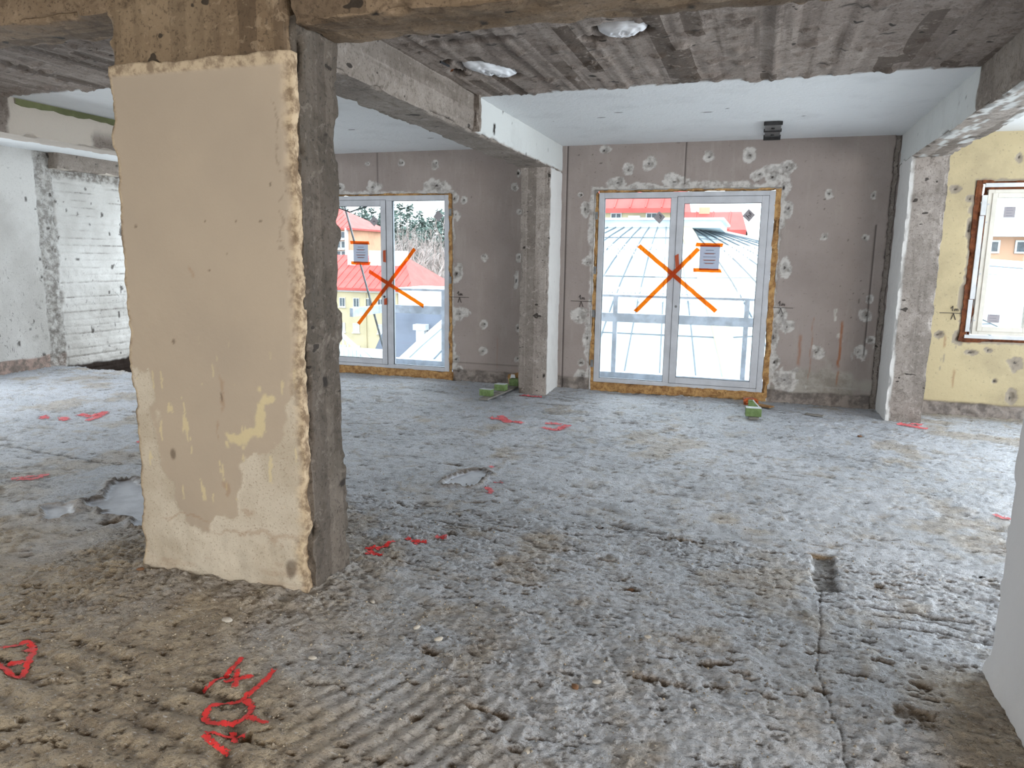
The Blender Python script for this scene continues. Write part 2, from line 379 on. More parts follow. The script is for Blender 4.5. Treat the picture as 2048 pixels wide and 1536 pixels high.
# red spray
t = T('red_spray_paint')
t.b.inputs['Base Color'].default_value = lin((226, 62, 62)); t.b.inputs['Roughness'].default_value = 0.7
tp = t.n('ShaderNodeBsdfTransparent'); x = t.n('ShaderNodeMixShader')
msk = t.ramp(t.math('ADD', t.noise(75, 4, 0.7), t.math('MULTIPLY', t.attr('ed'), 0.26)), 0.50, 0.58)
t.l(msk, x.inputs[0]); t.l(tp.outputs[0], x.inputs[1]); t.l(t.b.outputs[0], x.inputs[2]); t.l(x.outputs[0], t.out.inputs[0]); M['spray'] = t.m
t = T('faded_pink_spray_paint')
t.b.inputs['Base Color'].default_value = lin((226, 104, 108)); t.b.inputs['Roughness'].default_value = 0.7
tp = t.n('ShaderNodeBsdfTransparent'); x = t.n('ShaderNodeMixShader')
msk = t.math('MULTIPLY', t.ramp(t.math('ADD', t.noise(42, 4, 0.7), t.math('MULTIPLY', t.attr('ed'), 0.3)), 0.50, 0.64), 0.8)
t.l(msk, x.inputs[0]); t.l(tp.outputs[0], x.inputs[1]); t.l(t.b.outputs[0], x.inputs[2]); t.l(x.outputs[0], t.out.inputs[0]); M['spray_f'] = t.m
M['pencil'] = plain('pencil_line', (70, 64, 62), 0.8)

# ------------------------------------------------------------------ FLOOR
SMA = [(-3.1, 3.85), (-3.92, 3.89), (-4.14, 3.96), (-4.24, 3.88), (-4.18, 3.82), (-3.98, 3.53), (-4.06, 3.45), (-3.96, 3.41), (-3.84, 3.4), (-3.73, 3.32), (-3.63, 3.33), (-3.49, 3.3), (-3.44, 3.24), (-3.26, 3.21), (-2.95, 3.2)]
SMB = [(-4.14, 3.22), (-4.2, 3.3), (-4.14, 3.38), (-4.04, 3.40), (-3.93, 3.3), (-3.91, 3.16), (-3.99, 3.12)]
SMC = [(-2.01, 4.62), (-2.06, 4.81), (-1.98, 5.04), (-1.89, 5.1), (-1.80, 4.98), (-1.78, 4.73), (-1.88, 4.62)]
def floorH(x, y, want=False):
    und = (f2(x, y, 0.9, 3, 11) - 0.5) * 0.024
    med = (f2(x, y, 5.5, 4, 21) - 0.5) * 0.016
    fin = (f2(x, y, 34, 3, 31, 0.7) - 0.5) * 0.014 + (f2(x * 13, y * 46, 1.0, 3, 33, 0.6) - 0.5) * 0.012 * ss(1.5, 3.5, y)
    # brushed / trowelled streaks along arcs
    wx = x + (f2(x, y, 1.3, 2, 41) - 0.5) * 0.35; wy = y + (f2(x, y, 1.3, 2, 43) - 0.5) * 0.35
    ra = np.hypot(wx + 4.2, wy + 9.0); pa = np.arctan2(wy + 9.0, wx + 4.2)
    sA = f2(ra * 17, pa * 11, 1.0, 3, 51) - 0.5
    rb = np.hypot(wx + 4.0, wy - 0.2); pb = np.arctan2(wy - 0.2, wx + 4.0)
    sB = f2(rb * 15, pb * 5.0, 1.0, 3, 61) - 0.5
    rc = np.hypot(wx - 4.5, wy - 12.0); pc_ = np.arctan2(wy - 12, wx - 4.5)
    sC = f2(rc * 14, pc_ * 10.0, 1.0, 3, 71) - 0.5
    w1 = ss(0.42, 0.58, f2(x, y, 0.8, 2, 81)); w2 = ss(3.0, 4.2, y + (f2(x, y, 0.7, 2, 91) - 0.5) * 2)
    sN = sB * (1 - w1 * 0.6) + sC * w1 * 0.6
    sF = sA * (0.45 + 0.55 * w1) + sC * (1 - w1) * 0.5
    amt = 0.35 + 0.65 * ss(0.35, 0.6, f2(x, y, 1.1, 2, 95))
    st = (sN * (1 - w2) * 0.024 + sF * w2 * 0.036) * amt
    # regular corrugation lower left (notched trowel)
    cr = 1.7 * ss(0.0, 0.25, 0.95 - np.hypot((x + 2.25) / 1.0, (y - 1.75) / 0.55)) * ss(0.3, 0.55, f2(x, y, 2.3, 2, 97))
    cor = np.sin(((x * 0.14 + y * 0.99) + (f2(x, y, 2.5, 3, 99) - 0.5) * 0.12) * 2 * np.pi / 0.118) * 0.0042 * cr * ss(0.1, 0.4, f2(x * 2, y, 2.2, 2, 96))
    # straight-ish broad grooves lower middle
    c2 = ss(0.0, 0.4, 1 - np.hypot((x + 1.05) / 0.5, (y - 2.05) / 0.5))
    cor2 = np.sin(((x * 0.94 - y * 0.34) + (f2(x, y, 2.0, 3, 98) - 0.5) * 0.09) * 2 * np.pi / 0.07) * 0.0035 * c2
    # pits and torn spots
    jx = x + (f2(x, y, 30, 3, 113, .7) - .5) * 0.05; jy = y + (f2(x, y, 30, 3, 115, .7) - .5) * 0.03
    pn = f2(jx * 0.8 + jy * 0.1, jy * 2.0 - jx * 0.2, 13.0, 3, 111, 0.6); pit = -0.009 * ss(0.71, 0.77, pn)
    pm_ = f2(jx * 1.0, jy * 3.2, 10.0, 2, 117, 0.5); pit = pit - 0.008 * ss(0.77, 0.83, pm_) * ss(2.5, 4, y)
    ps = f2(x, y, 30.0, 2, 121); pit2 = -0.006 * ss(0.80, 0.90, ps)
    peb = 0.009 * ss(0.80, 0.87, n2(x * 55, y * 55, 131)) * ss(0.45, 0.6, f2(x, y, 1.7, 2, 133))
    h = und + med + fin + st + cor + cor2 + pit + pit2 + peb
    dark = np.zeros_like(x); tan = 0.35 * ss(0.70, 0.77, pn) * ss(0.45, 0.6, f2(x, y, 1.4, 2, 119))
    # rubble collar at the pillar foot
    dp = np.hypot(np.maximum(np.maximum(-2.95 - x, x + 1.93), 0), np.maximum(np.maximum(2.80 - y, y - 3.18), 0))
    col = ss(0.42, 0.0, dp)
    h = h + col * (0.010 + 0.06 * (f2(x, y, 11, 5, 141, 0.65) - 0.45))
    # smooth screed patches
    smo = np.zeros_like(x)
    nx = x + (f2(x, y, 9, 3, 151) - 0.5) * 0.10; ny = y + (f2(x, y, 9, 3, 153) - 0.5) * 0.10
    for P, lip in ((SMA, 0.022), (SMB, 0.012), (SMC, 0.017)):
        ins = inpoly(nx, ny, P); dd = polyd(nx, ny, P)
        k = np.where(ins, ss(0.0, 0.02, dd), 0); smo = np.maximum(smo, k)
        h = h * (1 - k) + (und - 0.012) * k
        rim = np.where(ins, 0, ss(0.06, 0.0, dd)); h = h + lip * rim
        tan = np.maximum(tan, np.where(ins, ss(0.016, 0.0, dd), ss(0.05, 0.0, dd)) * 0.55)
        if P is SMA or P is SMC: dark = np.maximum(dark, np.where(ins, ss(0.02, 0.006, dd), ss(0.02, 0.0, dd)) * 0.8)
    # chiselled slot
    sx = np.abs(x - (0.43 + (y - 3.7) * 0.02)) - 0.055 + (f2(x, y, 14, 3, 161) - 0.5) * 0.05; sy = np.abs(y - 3.96) - 0.24
    sd = np.maximum(sx, sy); h = h - 0.020 * ss(0.012, -0.012, sd)
    tan = np.maximum(tan, 0.9 * ss(0.03, 0.0, np.abs(y - 4.20)) * ss(0.02, -0.01, np.abs(x - 0.44) - 0.07))
    # long joint / cracks
    cw = (f2(x, y, 8, 3, 171) - 0.5) * 0.03
    for pts, dpt, wd in (([(0.40, 3.72), (0.35, 3.14), (0.33, 2.97), (0.35, 2.73), (0.38, 2.58), (0.38, 2.30), (0.42, 1.9)], 0.007, 0.008),
                         ([(-6.5, 4.4), (-5.2, 4.25), (-4.5, 4.2)], 0.02, 0.03),
                         ([(0.45, 4.48), (0.66, 4.395), (1.01, 3.95)], 0.006, 0.008), ([(-1.2, 3.95), (0.3, 4.35), (1.4, 4.6)], 0.008, 0.012),
                         ([(0.55, 3.60), (0.8, 3.62), (1.02, 3.58)], 0.014, 0.02), ([(0.62, 3.42), (0.85, 3.45), (1.1, 3.38)], 0.014, 0.02), ([(0.6, 3.52), (0.85, 3.54), (1.1, 3.47)], 0.012, 0.012),
                         ([(-0.75, 4.25), (-0.45, 4.2)], 0.02, 0.03)):
        d = segd(x + cw, y + cw, pts); h = h - dpt * ss(wd, 0, d); dark = np.maximum(dark, 0.3 * ss(wd * 0.7, 0, d))
    # individually placed gouges (x, y, rx, ry, angle, depth)
    for gx, gy, ra_, rb_, an, dpt in ((-2.17, 5.14, .10, .05, 0, .03), (-0.49, 3.43, .06, .025, 0, .03), (-3.59, 3.25, .09, .06, .3, .03), (-1.71, 4.36, .22, .035, .3, .025),
                                      (-1.52, 1.84, .035, .05, .3, .03), (-1.18, 2.56, .10, .05, -.5, .015), (0.64, 2.74, .09, .11, .5, .018), (-0.81, 2.25, .13, .025, -.1, .02),
                                      (-1.9, 5.45, .16, .03, .1, .03), (-1.75, 5.6, .25, .03, .1, .02), (-0.35, 4.15, .2, .03, .1, .02), (-4.8, 3.1, .14, .06, .2, .02), (-1.0, 4.75, .12, .02, 0, .015),
                                      (0.58, 3.1, .06, .03, 0, .02), (0.7, 2.95, .06, .03, -.4, .02), (-0.05, 2.85, .09, .03, .2, .025), (-0.25, 2.65, .14, .04, -.1, .02)):
        dx = x - gx; dy = y - gy; c_, s_ = math.cos(an), math.sin(an)
        q = np.hypot((dx * c_ + dy * s_) / ra_, (-dx * s_ + dy * c_) / rb_) * 1.25 + (f2(x, y, 24, 4, 181, .7) - 0.5) * 1.6
        h = h - dpt * 0.7 * ss(1.0, 0.5, q); tan = np.maximum(tan, ss(1.1, 0.6, q) * 0.45); dark = np.maximum(dark, ss(0.75, 0.3, q) * 0.3)
    # hold the floor level with wall feet
    if not want: return h
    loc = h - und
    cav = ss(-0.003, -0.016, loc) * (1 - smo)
    dz = 0.62 * ss(0.55, -0.05, np.hypot(np.maximum(np.abs(x + 2.45) - 0.55, 0), np.maximum(np.abs(y - 2.75) - 0.15, 0)))
    low = ss(2.75, 1.9, y + 0.32 * (x + 1.2) + (f2(x, y, 2.2, 3, 191) - 0.5) * 1.0) * ss(-0.4, -1.5, x)
    pt_ = ss(0.60, 0.72, f2(x, y, 1.6, 5, 201, 0.6)) * 0.55
    dirt = np.clip(np.maximum(np.maximum(dz, low * 0.95), np.maximum(pt_, ss(0.55, 0.7, f2(x, y, 3.1, 4, 203)) * ss(3.6, 2.4, y) * 0.5)), 0, 1) * (1 - smo)
    dirt = np.maximum(dirt, 0.7 * ss(0.28, 0.0, 8.80 - y) * (x > 1.7)); dirt = np.maximum(dirt, 0.85 * ss(0.25, 0.0, np.hypot(np.maximum(0.80 - x, 0), np.maximum(np.abs(y - 2.75) - 0.25, 0))))
    return h, cav, dirt, smo, tan, dark

floor = empty('floor'); tag(floor, 'rough ground grey concrete floor with dust, grooves and red paint marks', 'floor', kind='structure')
def floor_sheet(name, xs, ys, keepf=None):
    X, Y = np.meshgrid(xs, ys); r = floorH(X, Y, True)
    P = np.stack([X, Y, r[0]], -1).reshape(-1, 3)
    keep = None
    if keepf is not None:
        xc = (X[:-1, :-1] + X[1:, 1:]) / 2; yc = (Y[:-1, :-1] + Y[1:, 1:]) / 2; keep = keepf(xc, yc)
    return mk(name, P, gridF(len(xs), len(ys), keep=keep), M['floor'], floor, True, dict(cav=r[1], dirt=r[2], smo=r[3], tan=r[4], dark=r[5]))
XN0, XN1, YN0, YN1 = -3.40, 1.40, 1.20, 4.20
floor_sheet('near_surface', np.arange(XN0, XN1 + .001, 0.0075), np.arange(YN0, YN1 + .001, 0.0075))
hx, hy = -8.9, 7.82      # floor opening beside the left wall
def keepF(x, y):
    near = (x > XN0) & (x < XN1) & (y > YN0) & (y < YN1)
    edge = 7.80 + 0.03 * np.sin(x * 9)
    hole = (x < -6.9) & (y > edge + 0.10 * ss(-8.5, -9.2, x) - 0.10)
    return ~(near | hole)
xs = np.arange(-9.30, 6.05, 0.02); ys = np.arange(1.20, 9.2, 0.02)
xs = np.sort(np.unique(np.round(np.concatenate([xs[(xs < XN0 - .005) | (xs > XN1 + .005)], np.arange(XN0, XN1 + .001, 0.02)]), 4)))
ys = np.sort(np.unique(np.round(np.concatenate([ys, [YN1]]), 4)))
floor_sheet('far_surface', xs, ys, keepF)
mb = MB().box((-9.3, -3.2, -0.25), (6.1, 1.215, -0.005)); mb.box((-6.9, 1.2, -0.3), (6.1, 9.1, -0.08)); mb.box((-9.3, 1.2, -0.3), (-6.9, 7.6, -0.08))
mb.build('slab', M['column'], floor)
# hole under the left wall
MB().box((-9.35, 7.5, -0.75), (-6.7, 10.4, -0.68)).build('pit_bottom', M['drk'], floor)
MB().box((-9.3, 7.60, -0.7), (-6.7, 7.74, -0.06)).build('pit_side', M['drk'], floor)

# red spray marks: ribbons that follow the concrete
def mark(strokes, w, mat, step=0.012):
    V = []; F = []; E = []
    for s in strokes:
        pts = [np.array(p, float) for p in s]; P = []
        for a, b in zip(pts[:-1], pts[1:]):
            n = max(1, int(np.hypot(*(b - a)) / step))
            P += [a + (b - a) * i / n for i in range(n)]
        P.append(pts[-1]); P = np.array(P)
        if len(P) > 4:
            for _ in range(2): P[1:-1] = (P[:-2] + 2 * P[1:-1] + P[2:]) / 4
        D = np.gradient(P, axis=0); D /= (np.hypot(D[:, 0], D[:, 1])[:, None] + 1e-9); N = np.stack([-D[:, 1], D[:, 0]], 1)
        k = 5; b0 = len(V)
        for i in range(len(P)):
            for j in range(k):
                q = P[i] + N[i] * w * (j / (k - 1) - 0.5); V.append((q[0], q[1])); E.append(1 - abs(j / (k - 1) - 0.5) * 2 if 0 < i < len(P) - 1 else 0)
        for i in range(len(P) - 1):
            for j in range(k - 1):
                a = b0 + i * k + j; F.append((a, a + 1, a + k + 1, a + k))
    V = np.array(V); z = floorH(V[:, 0], V[:, 1]) + (0.004 if mat is M['spray'] else 0.007)
    return mk('spray_mark', np.column_stack([V, z]), F, mat, floor, True, dict(ed=np.array(E)))
MK = [
 (0.026, 's', [[(-1.856,2.247),(-1.843,2.182),(-1.839,2.12),(-1.846,2.068),(-1.859,2.021)],[(-1.817,2.165),(-1.778,2.106),(-1.742,2.056)],[(-1.811,2.08),(-1.774,2.125),(-1.735,2.157)]]),
 (0.028, 's', [[(-1.685,2.216),(-1.675,2.143),(-1.673,2.081),(-1.677,2.029),(-1.698,1.996),(-1.735,1.967),(-1.752,1.935),(-1.745,1.901),(-1.721,1.873),(-1.683,1.866),(-1.641,1.878),(-1.608,1.901),(-1.592,1.943),(-1.607,1.981),(-1.64,2.01),(-1.683,2.024)],[(-1.598,1.935),(-1.539,1.92),(-1.492,1.919)]]),
 (0.024, 's', [[(-1.66,1.797),(-1.61,1.815),(-1.566,1.836),(-1.538,1.857)],[(-1.656,1.793),(-1.605,1.773),(-1.557,1.764),(-1.53,1.763)],[(-1.595,1.86),(-1.564,1.829),(-1.539,1.802)]]),
 (0.03, 's', [[(-2.818,1.97),(-2.795,1.995),(-2.784,2.041),(-2.744,2.047),(-2.683,2.01),(-2.637,1.955),(-2.586,1.898),(-2.553,1.851),(-2.595,1.85),(-2.712,1.89),(-2.747,1.896)],[(-2.68,2.008),(-2.733,2.001)],[(-2.697,1.911),(-2.646,1.921),(-2.599,1.942)]]),
 (0.035, 's', [[(-1.93,3.395),(-1.86,3.36)],[(-1.95,3.43),(-1.90,3.44),(-1.858,3.566)],[(-1.93,3.346),(-1.83,3.367)],[(-1.967,3.417),(-1.882,3.433)],[(-1.824,3.635),(-1.752,3.605),(-1.682,3.623)],[(-1.732,3.55),(-1.744,3.64)],[(-1.641,3.703),(-1.608,3.723)]]),
 (0.06, 'f', [[(-4.888,3.624),(-4.858,3.687),(-4.821,3.752),(-4.766,3.826)],[(-4.847,3.64),(-4.771,3.682),(-4.751,3.766)]]),
 (0.10, 'f', [[(-6.29,5.42),(-6.116,5.39),(-6.158,5.575)],[(-5.991,5.248),(-5.999,5.34),(-6.146,5.606)]]),
 (0.10, 'f', [[(-6.551,5.239),(-6.431,5.166)]]), (0.10, 'f', [[(-6.318,5.26),(-6.175,5.174)]]),
 (0.09, 'f', [[(-2.46,6.768),(-2.282,6.742),(-2.08,6.68)],[(-2.405,6.943),(-2.216,6.625)]]),
 (0.09, 'f', [[(-1.857,6.608),(-1.708,6.513),(-1.649,6.76)],[(-1.876,6.762),(-1.705,6.783)]]),
 (0.05, 'f', [[(-1.724,4.671),(-1.636,4.585),(-1.65,4.522)],[(-1.706,4.778),(-1.646,4.826)],[(-1.88,5.184),(-1.83,5.156)]]),
 (0.06, 'f', [[(-4.893,4.738),(-4.85,4.791)]]),
 (0.09, 'f', [[(-2.569,8.13),(-2.441,8.115),(-2.296,8.141)]]),
 (0.10, 'f', [[(1.45,8.10),(1.585,7.98),(1.684,7.95)],[(1.55,8.13),(1.66,8.09)]]),
 (0.05, 'f', [[(1.546,5.3),(1.594,5.22),(1.631,5.273)]]),
 (0.04, 'f', [[(-1.677,3.714),(-1.6,3.718)]])]
for w, k, s in MK: mark(s, w, M['spray'] if k == 's' else M['spray_f'])

# ------------------------------------------------------------------ CEILING
xs = np.arange(-9.4, 6.1, 0.025); ys = np.arange(2.7, 9.15, 0.025); X, Y = np.meshgrid(xs, ys)
by = np.where(X < -2.5, np.where(X < -6.5, 4.0, 4.95), 5.95) + (f2(X, Y, 3.5, 4, 301) - 0.5) * 0.10 + 0.04 * (np.abs(f2(X, Y, 1.5, 2, 303) - .5) > 0.2)
pm = ss(-0.006, 0.006, Y - by)
bi = np.floor(X / 0.105); ws = hsh(bi, np.zeros_like(bi), np.zeros_like(bi), 5)
raw = (ws - 0.5) * 0.012 + (f2(X * 6, Y * 1.2, 2.0, 4, 311) - 0.5) * 0.022 - 0.010 * ss(0.10, 0.0, np.abs((X / 0.105) % 1 - 0.5) * 2 * 0 + np.minimum((X / 0.105) % 1, 1 - (X / 0.105) % 1))
raw = raw - 0.02 * ss(0.66, 0.74, f2(X, Y * 1.7, 5.5, 4, 321, 0.6))
pit = np.zeros_like(X); dk = np.zeros_like(X)
HOL = [(-0.86, 4.54, 0.165, 0.15, 0), (-1.92, 5.22, 0.135, 0.27, -0.45), (-2.16, 5.22, 0.05, 0.09, 0.3), (-1.05, 4.66, 0.06, 0.06, 0), (-1.78, 4.47, 0.30, 0.07, 0.0), (-2.13, 4.92, 0.02, 0.05, 0.6)]
for hx_, hy_, a_, b_, an in HOL:
    c_, s_ = math.cos(an), math.sin(an); dx = X - hx_; dy = Y - hy_
    q = np.hypot((dx * c_ + dy * s_) / a_, (-dx * s_ + dy * c_) / b_) + (f2(X, Y, 12, 3, 331) - 0.5) * 0.35
    dep = 0.07 if a_ != 0.30 else 0.02
    pit = np.maximum(pit, dep * ss(1.08, 0.9, q)); dk = np.maximum(dk, ss(1.08, 0.95, q) * (1 if dep > 0.05 else 0.35))
dk = np.maximum(dk, ss(0.80, 0.86, f2(X, Y * 1.6, 9, 3, 341)) * (1 - pm) * 0.9)
for cx, cy, L in ((-0.53, 7.13, 0.05), (-1.3, 6.95, 0.03), (-1.5, 7.15, 0.03), (0.3, 7.5, 0.02), (-0.35, 7.0, 0.02), (-4.2, 7.2, 0.04), (-3.6, 7.9, 0.03), (-4.6, 6.1, 0.03), (-0.57, 5.93, 0.03)):
    dk = np.maximum(dk, ss(1.1, 0.7, np.hypot((X - cx) / L, (Y - cy) / 0.018)))
pit = pit + 0.0
Z = 2.91 + np.where(pm > 0.5, (f2(X, Y, 2.0, 3, 351) - 0.5) * 0.006, raw * 1.0 + 0.004) + pit
ceiling = mk('ceiling', np.stack([X, Y, Z], -1).reshape(-1, 3), gridF(len(xs), len(ys), True), M['ceil'], None, True, dict(m1=pm, m2=dk))
tag(ceiling, 'concrete ceiling, raw board-marked near, painted white by the windows', 'ceiling', kind='structure')
MB().box((-9.5, -3.3, 2.99), (6.2, 9.3, 3.2)).build('slab', M['column'], ceiling)
MB().box((-9.5, -3.3, 2.93), (6.2, 2.75, 2.985)).build('rear_slab', M['beamA'], ceiling)

# ------------------------------------------------------------------ rough concrete members
def member(name, a, b, res, mat, parent=None, amp=0.006, chip=0.02, seed=0, fa=None, faces='xXyYzZ', warp=None):
    """box from a to b with subdivided, displaced faces and knocked-off arrises. fa(P, face)->dict of attributes"""
    a = np.array(a, float); b = np.array(b, float); VV = []; FF = []; AT = {'m1': [], 'm2': []}; base = 0
    for fc in faces:
        ax = 'xyz'.index(fc.lower()); hi = fc.isupper(); o = [i for i in range(3) if i != ax]
        n0 = max(2, int((b[o[0]] - a[o[0]]) / res) + 1); n1 = max(2, int((b[o[1]] - a[o[1]]) / res) + 1)
        u, v = np.meshgrid(np.linspace(a[o[0]], b[o[0]], n0), np.linspace(a[o[1]], b[o[1]], n1))
        P = np.zeros(u.shape + (3,)); P[..., o[0]] = u; P[..., o[1]] = v; P[..., ax] = b[ax] if hi else a[ax]
        P = P.reshape(-1, 3); x, y, z = P.T
        D = np.stack([f3(x, y, z, 9, 4, seed + k * 10) - 0.5 for k in range(3)], 1) * amp * 2.4
        D += np.stack([f3(x, y, z, 1.5, 2, seed + 5 + k * 10) - 0.5 for k in range(3)], 1) * amp * 1.6
        s = np.minimum(P - a, b - P); ns = np.sort(s, axis=1); e = ns[:, 1]
        cn = ss(0.42, 0.75, f3(x, y, z, 7, 4, seed + 40)); wch = 0.035
        pull = chip * cn * ss(wch, 0, e)
        for k in range(3):
            sg = np.where(P[:, k] - a[k] < b[k] - P[:, k], 1, -1); D[:, k] += sg * pull * ss(wch, 0, s[:, k])
        at = fa(P, fc) if fa else {}
        Q = P + D
        if warp is not None: Q = warp(Q)
        VV.append(Q); fl = {0: hi, 1: not hi, 2: hi}[ax]
        FF.append(gridF(n0, n1, not fl) + base); base += len(P)
        for k_ in AT: AT[k_].append(np.broadcast_to(at.get(k_, 0.0), (len(P),)).astype(float))
    return mk(name, np.concatenate(VV), np.concatenate(FF), mat, parent, True, {k_: np.concatenate(v_) for k_, v_ in AT.items()})
def pits(P, seed, th=0.80): return ss(th, th + 0.05, f3(P[:, 0], P[:, 1], P[:, 2], 13, 2, seed))

# big pillar
pil = member('pillar', (-2.865, 2.865, -0.1), (-1.925, 3.175, 2.60), 0.012, M['pillar'], amp=0.011, chip=0.035, seed=400, fa=lambda P, f: dict(m2=pits(P, 401)), faces='xXyY')
tag(pil, 'large square concrete pillar in the foreground with beige plastered front', 'pillar', kind='structure')
# its plaster coat: front sheet with broken edges and thickness
def plaster_sheet():
    x0, x1, z0, z1 = -2.91, -1.925, -0.02, 2.44; r = 0.0085
    nx = int((x1 - x0) / r) + 1; nz = int((z1 - z0) / r) + 1
    u, v = np.meshgrid(np.linspace(0, 1, nx), np.linspace(0, 1, nz)); z = z0 + (z1 - z0) * v
    lx = x0 + 0.012 + (f2(z, z * 0, 9, 5, 501, 0.6) - 0.5) * 0.05
    rx = x1 - 0.012 + (f2(z, z * 0 + 3, 8, 5, 503, 0.6) - 0.5) * 0.05 - 0.05 * ss(0.16, 0.04, np.abs(z - 0.18)) * f2(z, z * 0, 20, 2, 509)
    x = lx + (rx - lx) * u; z = z + np.where(v > 0.99, (f2(x, x * 0, 12, 4, 505) - 0.5) * 0.03, 0)
    ed = np.minimum(x - lx, rx - x)
    y = 2.815 + (f2(x, z, 1.4, 3, 511) - 0.5) * 0.006
    en = ss(0.055, 0.0, rx - x + (f2(x, z, 10, 4, 513) - 0.5) * 0.05) ; y = y + 0.02 * en * f2(x, z, 16, 4, 515)
    top = ss(2.385, 2.40, z); y = y - 0.008 * top * (1 - en) + 0.006 * ss(0.004, 0, np.abs(z - 2.392))
    bl = 0.62 + 0.55 * (x + 2.4) * (x > -2.35) + 0.12 * ss(-2.6, -2.9, x) * 6 * 0
    pl = [(-2.95, 1.0), (-2.80, 1.05), (-2.76, 0.62), (-2.70, 0.42), (-2.62, 0.24), (-2.48, 0.22), (-2.43, 0.34), (-2.30, 0.33), (-2.28, 0.62), (-2.12, 0.66), (-2.02, 0.78), (-1.9, 1.2), (-1.9, -0.1), (-2.95, -0.1)]
    nxx = x + (f2(x, z, 11, 4, 521) - 0.5) * 0.11; nzz = z + (f2(x, z, 11, 4, 523) - 0.5) * 0.16
    ins = inpoly(nxx, nzz, pl); dd = polyd(nxx, nzz, pl); worn = np.where(ins, 1.0, ss(0.012, 0, dd) * 0.6)
    y = y + 0.003 * np.where(ins, ss(0, 0.01, dd), 0)
    # blisters along the foot
    y = y + (f2(x, z, 9, 4, 531) - 0.5) * 0.025 * ss(0.45, 0.05, z) - 0.012 * ss(0.25, 0.0, z)
    stz = ss(0.40, 0.25, z); 
    yel = ss(0.74, 0.77, f2(x * 5, z, 7, 4, 541)) * ss(1.3, 0.9, z) * ss(0.3, 0.45, z) * 0.8
    yel = np.maximum(yel, 0.9 * ss(0.035, 0.02, segd(nxx, nzz, [(-2.30, 0.72), (-2.24, 0.73), (-2.17, 0.80), (-2.15, 0.92), (-2.10, 0.96)])))
    yel = np.maximum(yel, ss(0.003, 0, np.abs(z - 2.384)) * 0.8)
    rust = np.zeros_like(x)
    for cx, cz, h_, w_ in ((-2.38, 0.95, 0.06, 0.006), (-2.40, 0.78, 0.05, 0.006), (-2.375, 0.5, 0.03, 0.01), (-2.47, 1.5, 0.015, 0.006), (-2.23, 0.35, 0.02, 0.03), (-2.62, 0.30, 0.01, 0.1), (-2.2, 0.25, 0.012, 0.2)):
        rust = np.maximum(rust, 0.6 * ss(1, 0.4, np.hypot((nxx - cx) / w_ / 2, (nzz - cz) / h_ / 1.4)))
    rust = np.maximum(rust, 0.35 * ss(0.62, 0.75, f2(x, z * 3, 6, 4, 551)) * ss(0.35, 0.2, z))
    m2 = np.zeros_like(x)
    for cx, cz, w_, h_ in ((-2.68, 0.62, .018, .03), (-2.37, 0.93, .006, .03), (-2.63, 1.18, .01, .012), (-2.81, 1.72, .01, .006), (-2.41, 1.74, .005, .005), (-2.24, 1.74, .006, .006), (-2.11, 1.74, .009, .006), (-2.4, 1.52, .006, .006), (-2.02, 0.12, .03, .05), (-2.3, 1.6, .004, .01), (-2.05, 1.9, .004, .01)):
        m2 = np.maximum(m2, 0.7 * ss(1.2, 0.6, np.hypot((x - cx) / w_, (z - cz) / h_)))
    m2 = np.maximum(m2, 0.35 * ss(0.03, 0, segd(nxx, nzz, [(-1.99, 2.3), (-1.985, 1.8), (-1.96, 1.2)]) * 6))
    edge = np.maximum(np.maximum(en, ss(0.02, 0, ed)), top * 0.8)
    front = np.stack([x, y, z], -1).reshape(-1, 3); n = nx * nz
    back = front.copy(); back[:, 1] = 2.872
    F = [gridF(nx, nz)]
    idx = np.arange(n).reshape(nz, nx)
    loop = np.concatenate([idx[0, :], idx[1:, -1], idx[-1, -2::-1], idx[-2:0:-1, 0]]); lp = np.roll(loop, -1)
    F.append(np.stack([loop, loop + n, lp + n, lp], 1))
    A = dict(worn=worn, yel=yel, rust=rust, m2=m2, edge=edge)
    AT = {k: np.concatenate([v.ravel(), (np.ones(n) if k == 'edge' else np.zeros(n))]) for k, v in A.items()}
    return mk('plaster_coat', np.concatenate([front, back]), np.concatenate(F), M['plaster'], pil, True, AT)
plaster_sheet()
# small dirt lumps of mortar at the arris foot
0 and member('broken_mortar', (-1.97, 2.80, -0.03), (-1.90, 2.90, 0.16), 0.008, M['plaster'], pil, amp=0.02, chip=0.04, seed=480)

# cross beam above the pillar
bA = member('beam', (-1.925, 2.83, 2.56), (6.1, 3.16, 2.99), 0.016, M['beamA'], amp=0.012, chip=0.03, seed=600, fa=lambda P, f: dict(m2=pits(P, 601, .84)), faces='xyYz')
tag(bA, 'brown board-marked concrete cross beam at the top, right of the pillar', 'beam', kind='structure')
bA2 = member('beam', (-9.3, 2.83, 2.67), (-2.88, 3.16, 2.99), 0.022, M['beamA'], amp=0.007, chip=0.03, seed=610, fa=lambda P, f: dict(m2=pits(P, 611, .84)), faces='XyYz')
tag(bA2, 'brown board-marked concrete cross beam at the top, left of the pillar', 'beam', kind='structure')
bA3 = member('beam', (-2.90, 2.822, 2.40), (-1.955, 3.165, 2.99), 0.016, M['beamV'], amp=0.010, chip=0.02, seed=620, fa=lambda P, f: dict(m2=pits(P, 621, .86)), faces='xXyz')
tag(bA3, 'brown concrete with vertical board marks directly above the plastered pillar', 'beam', kind='structure')

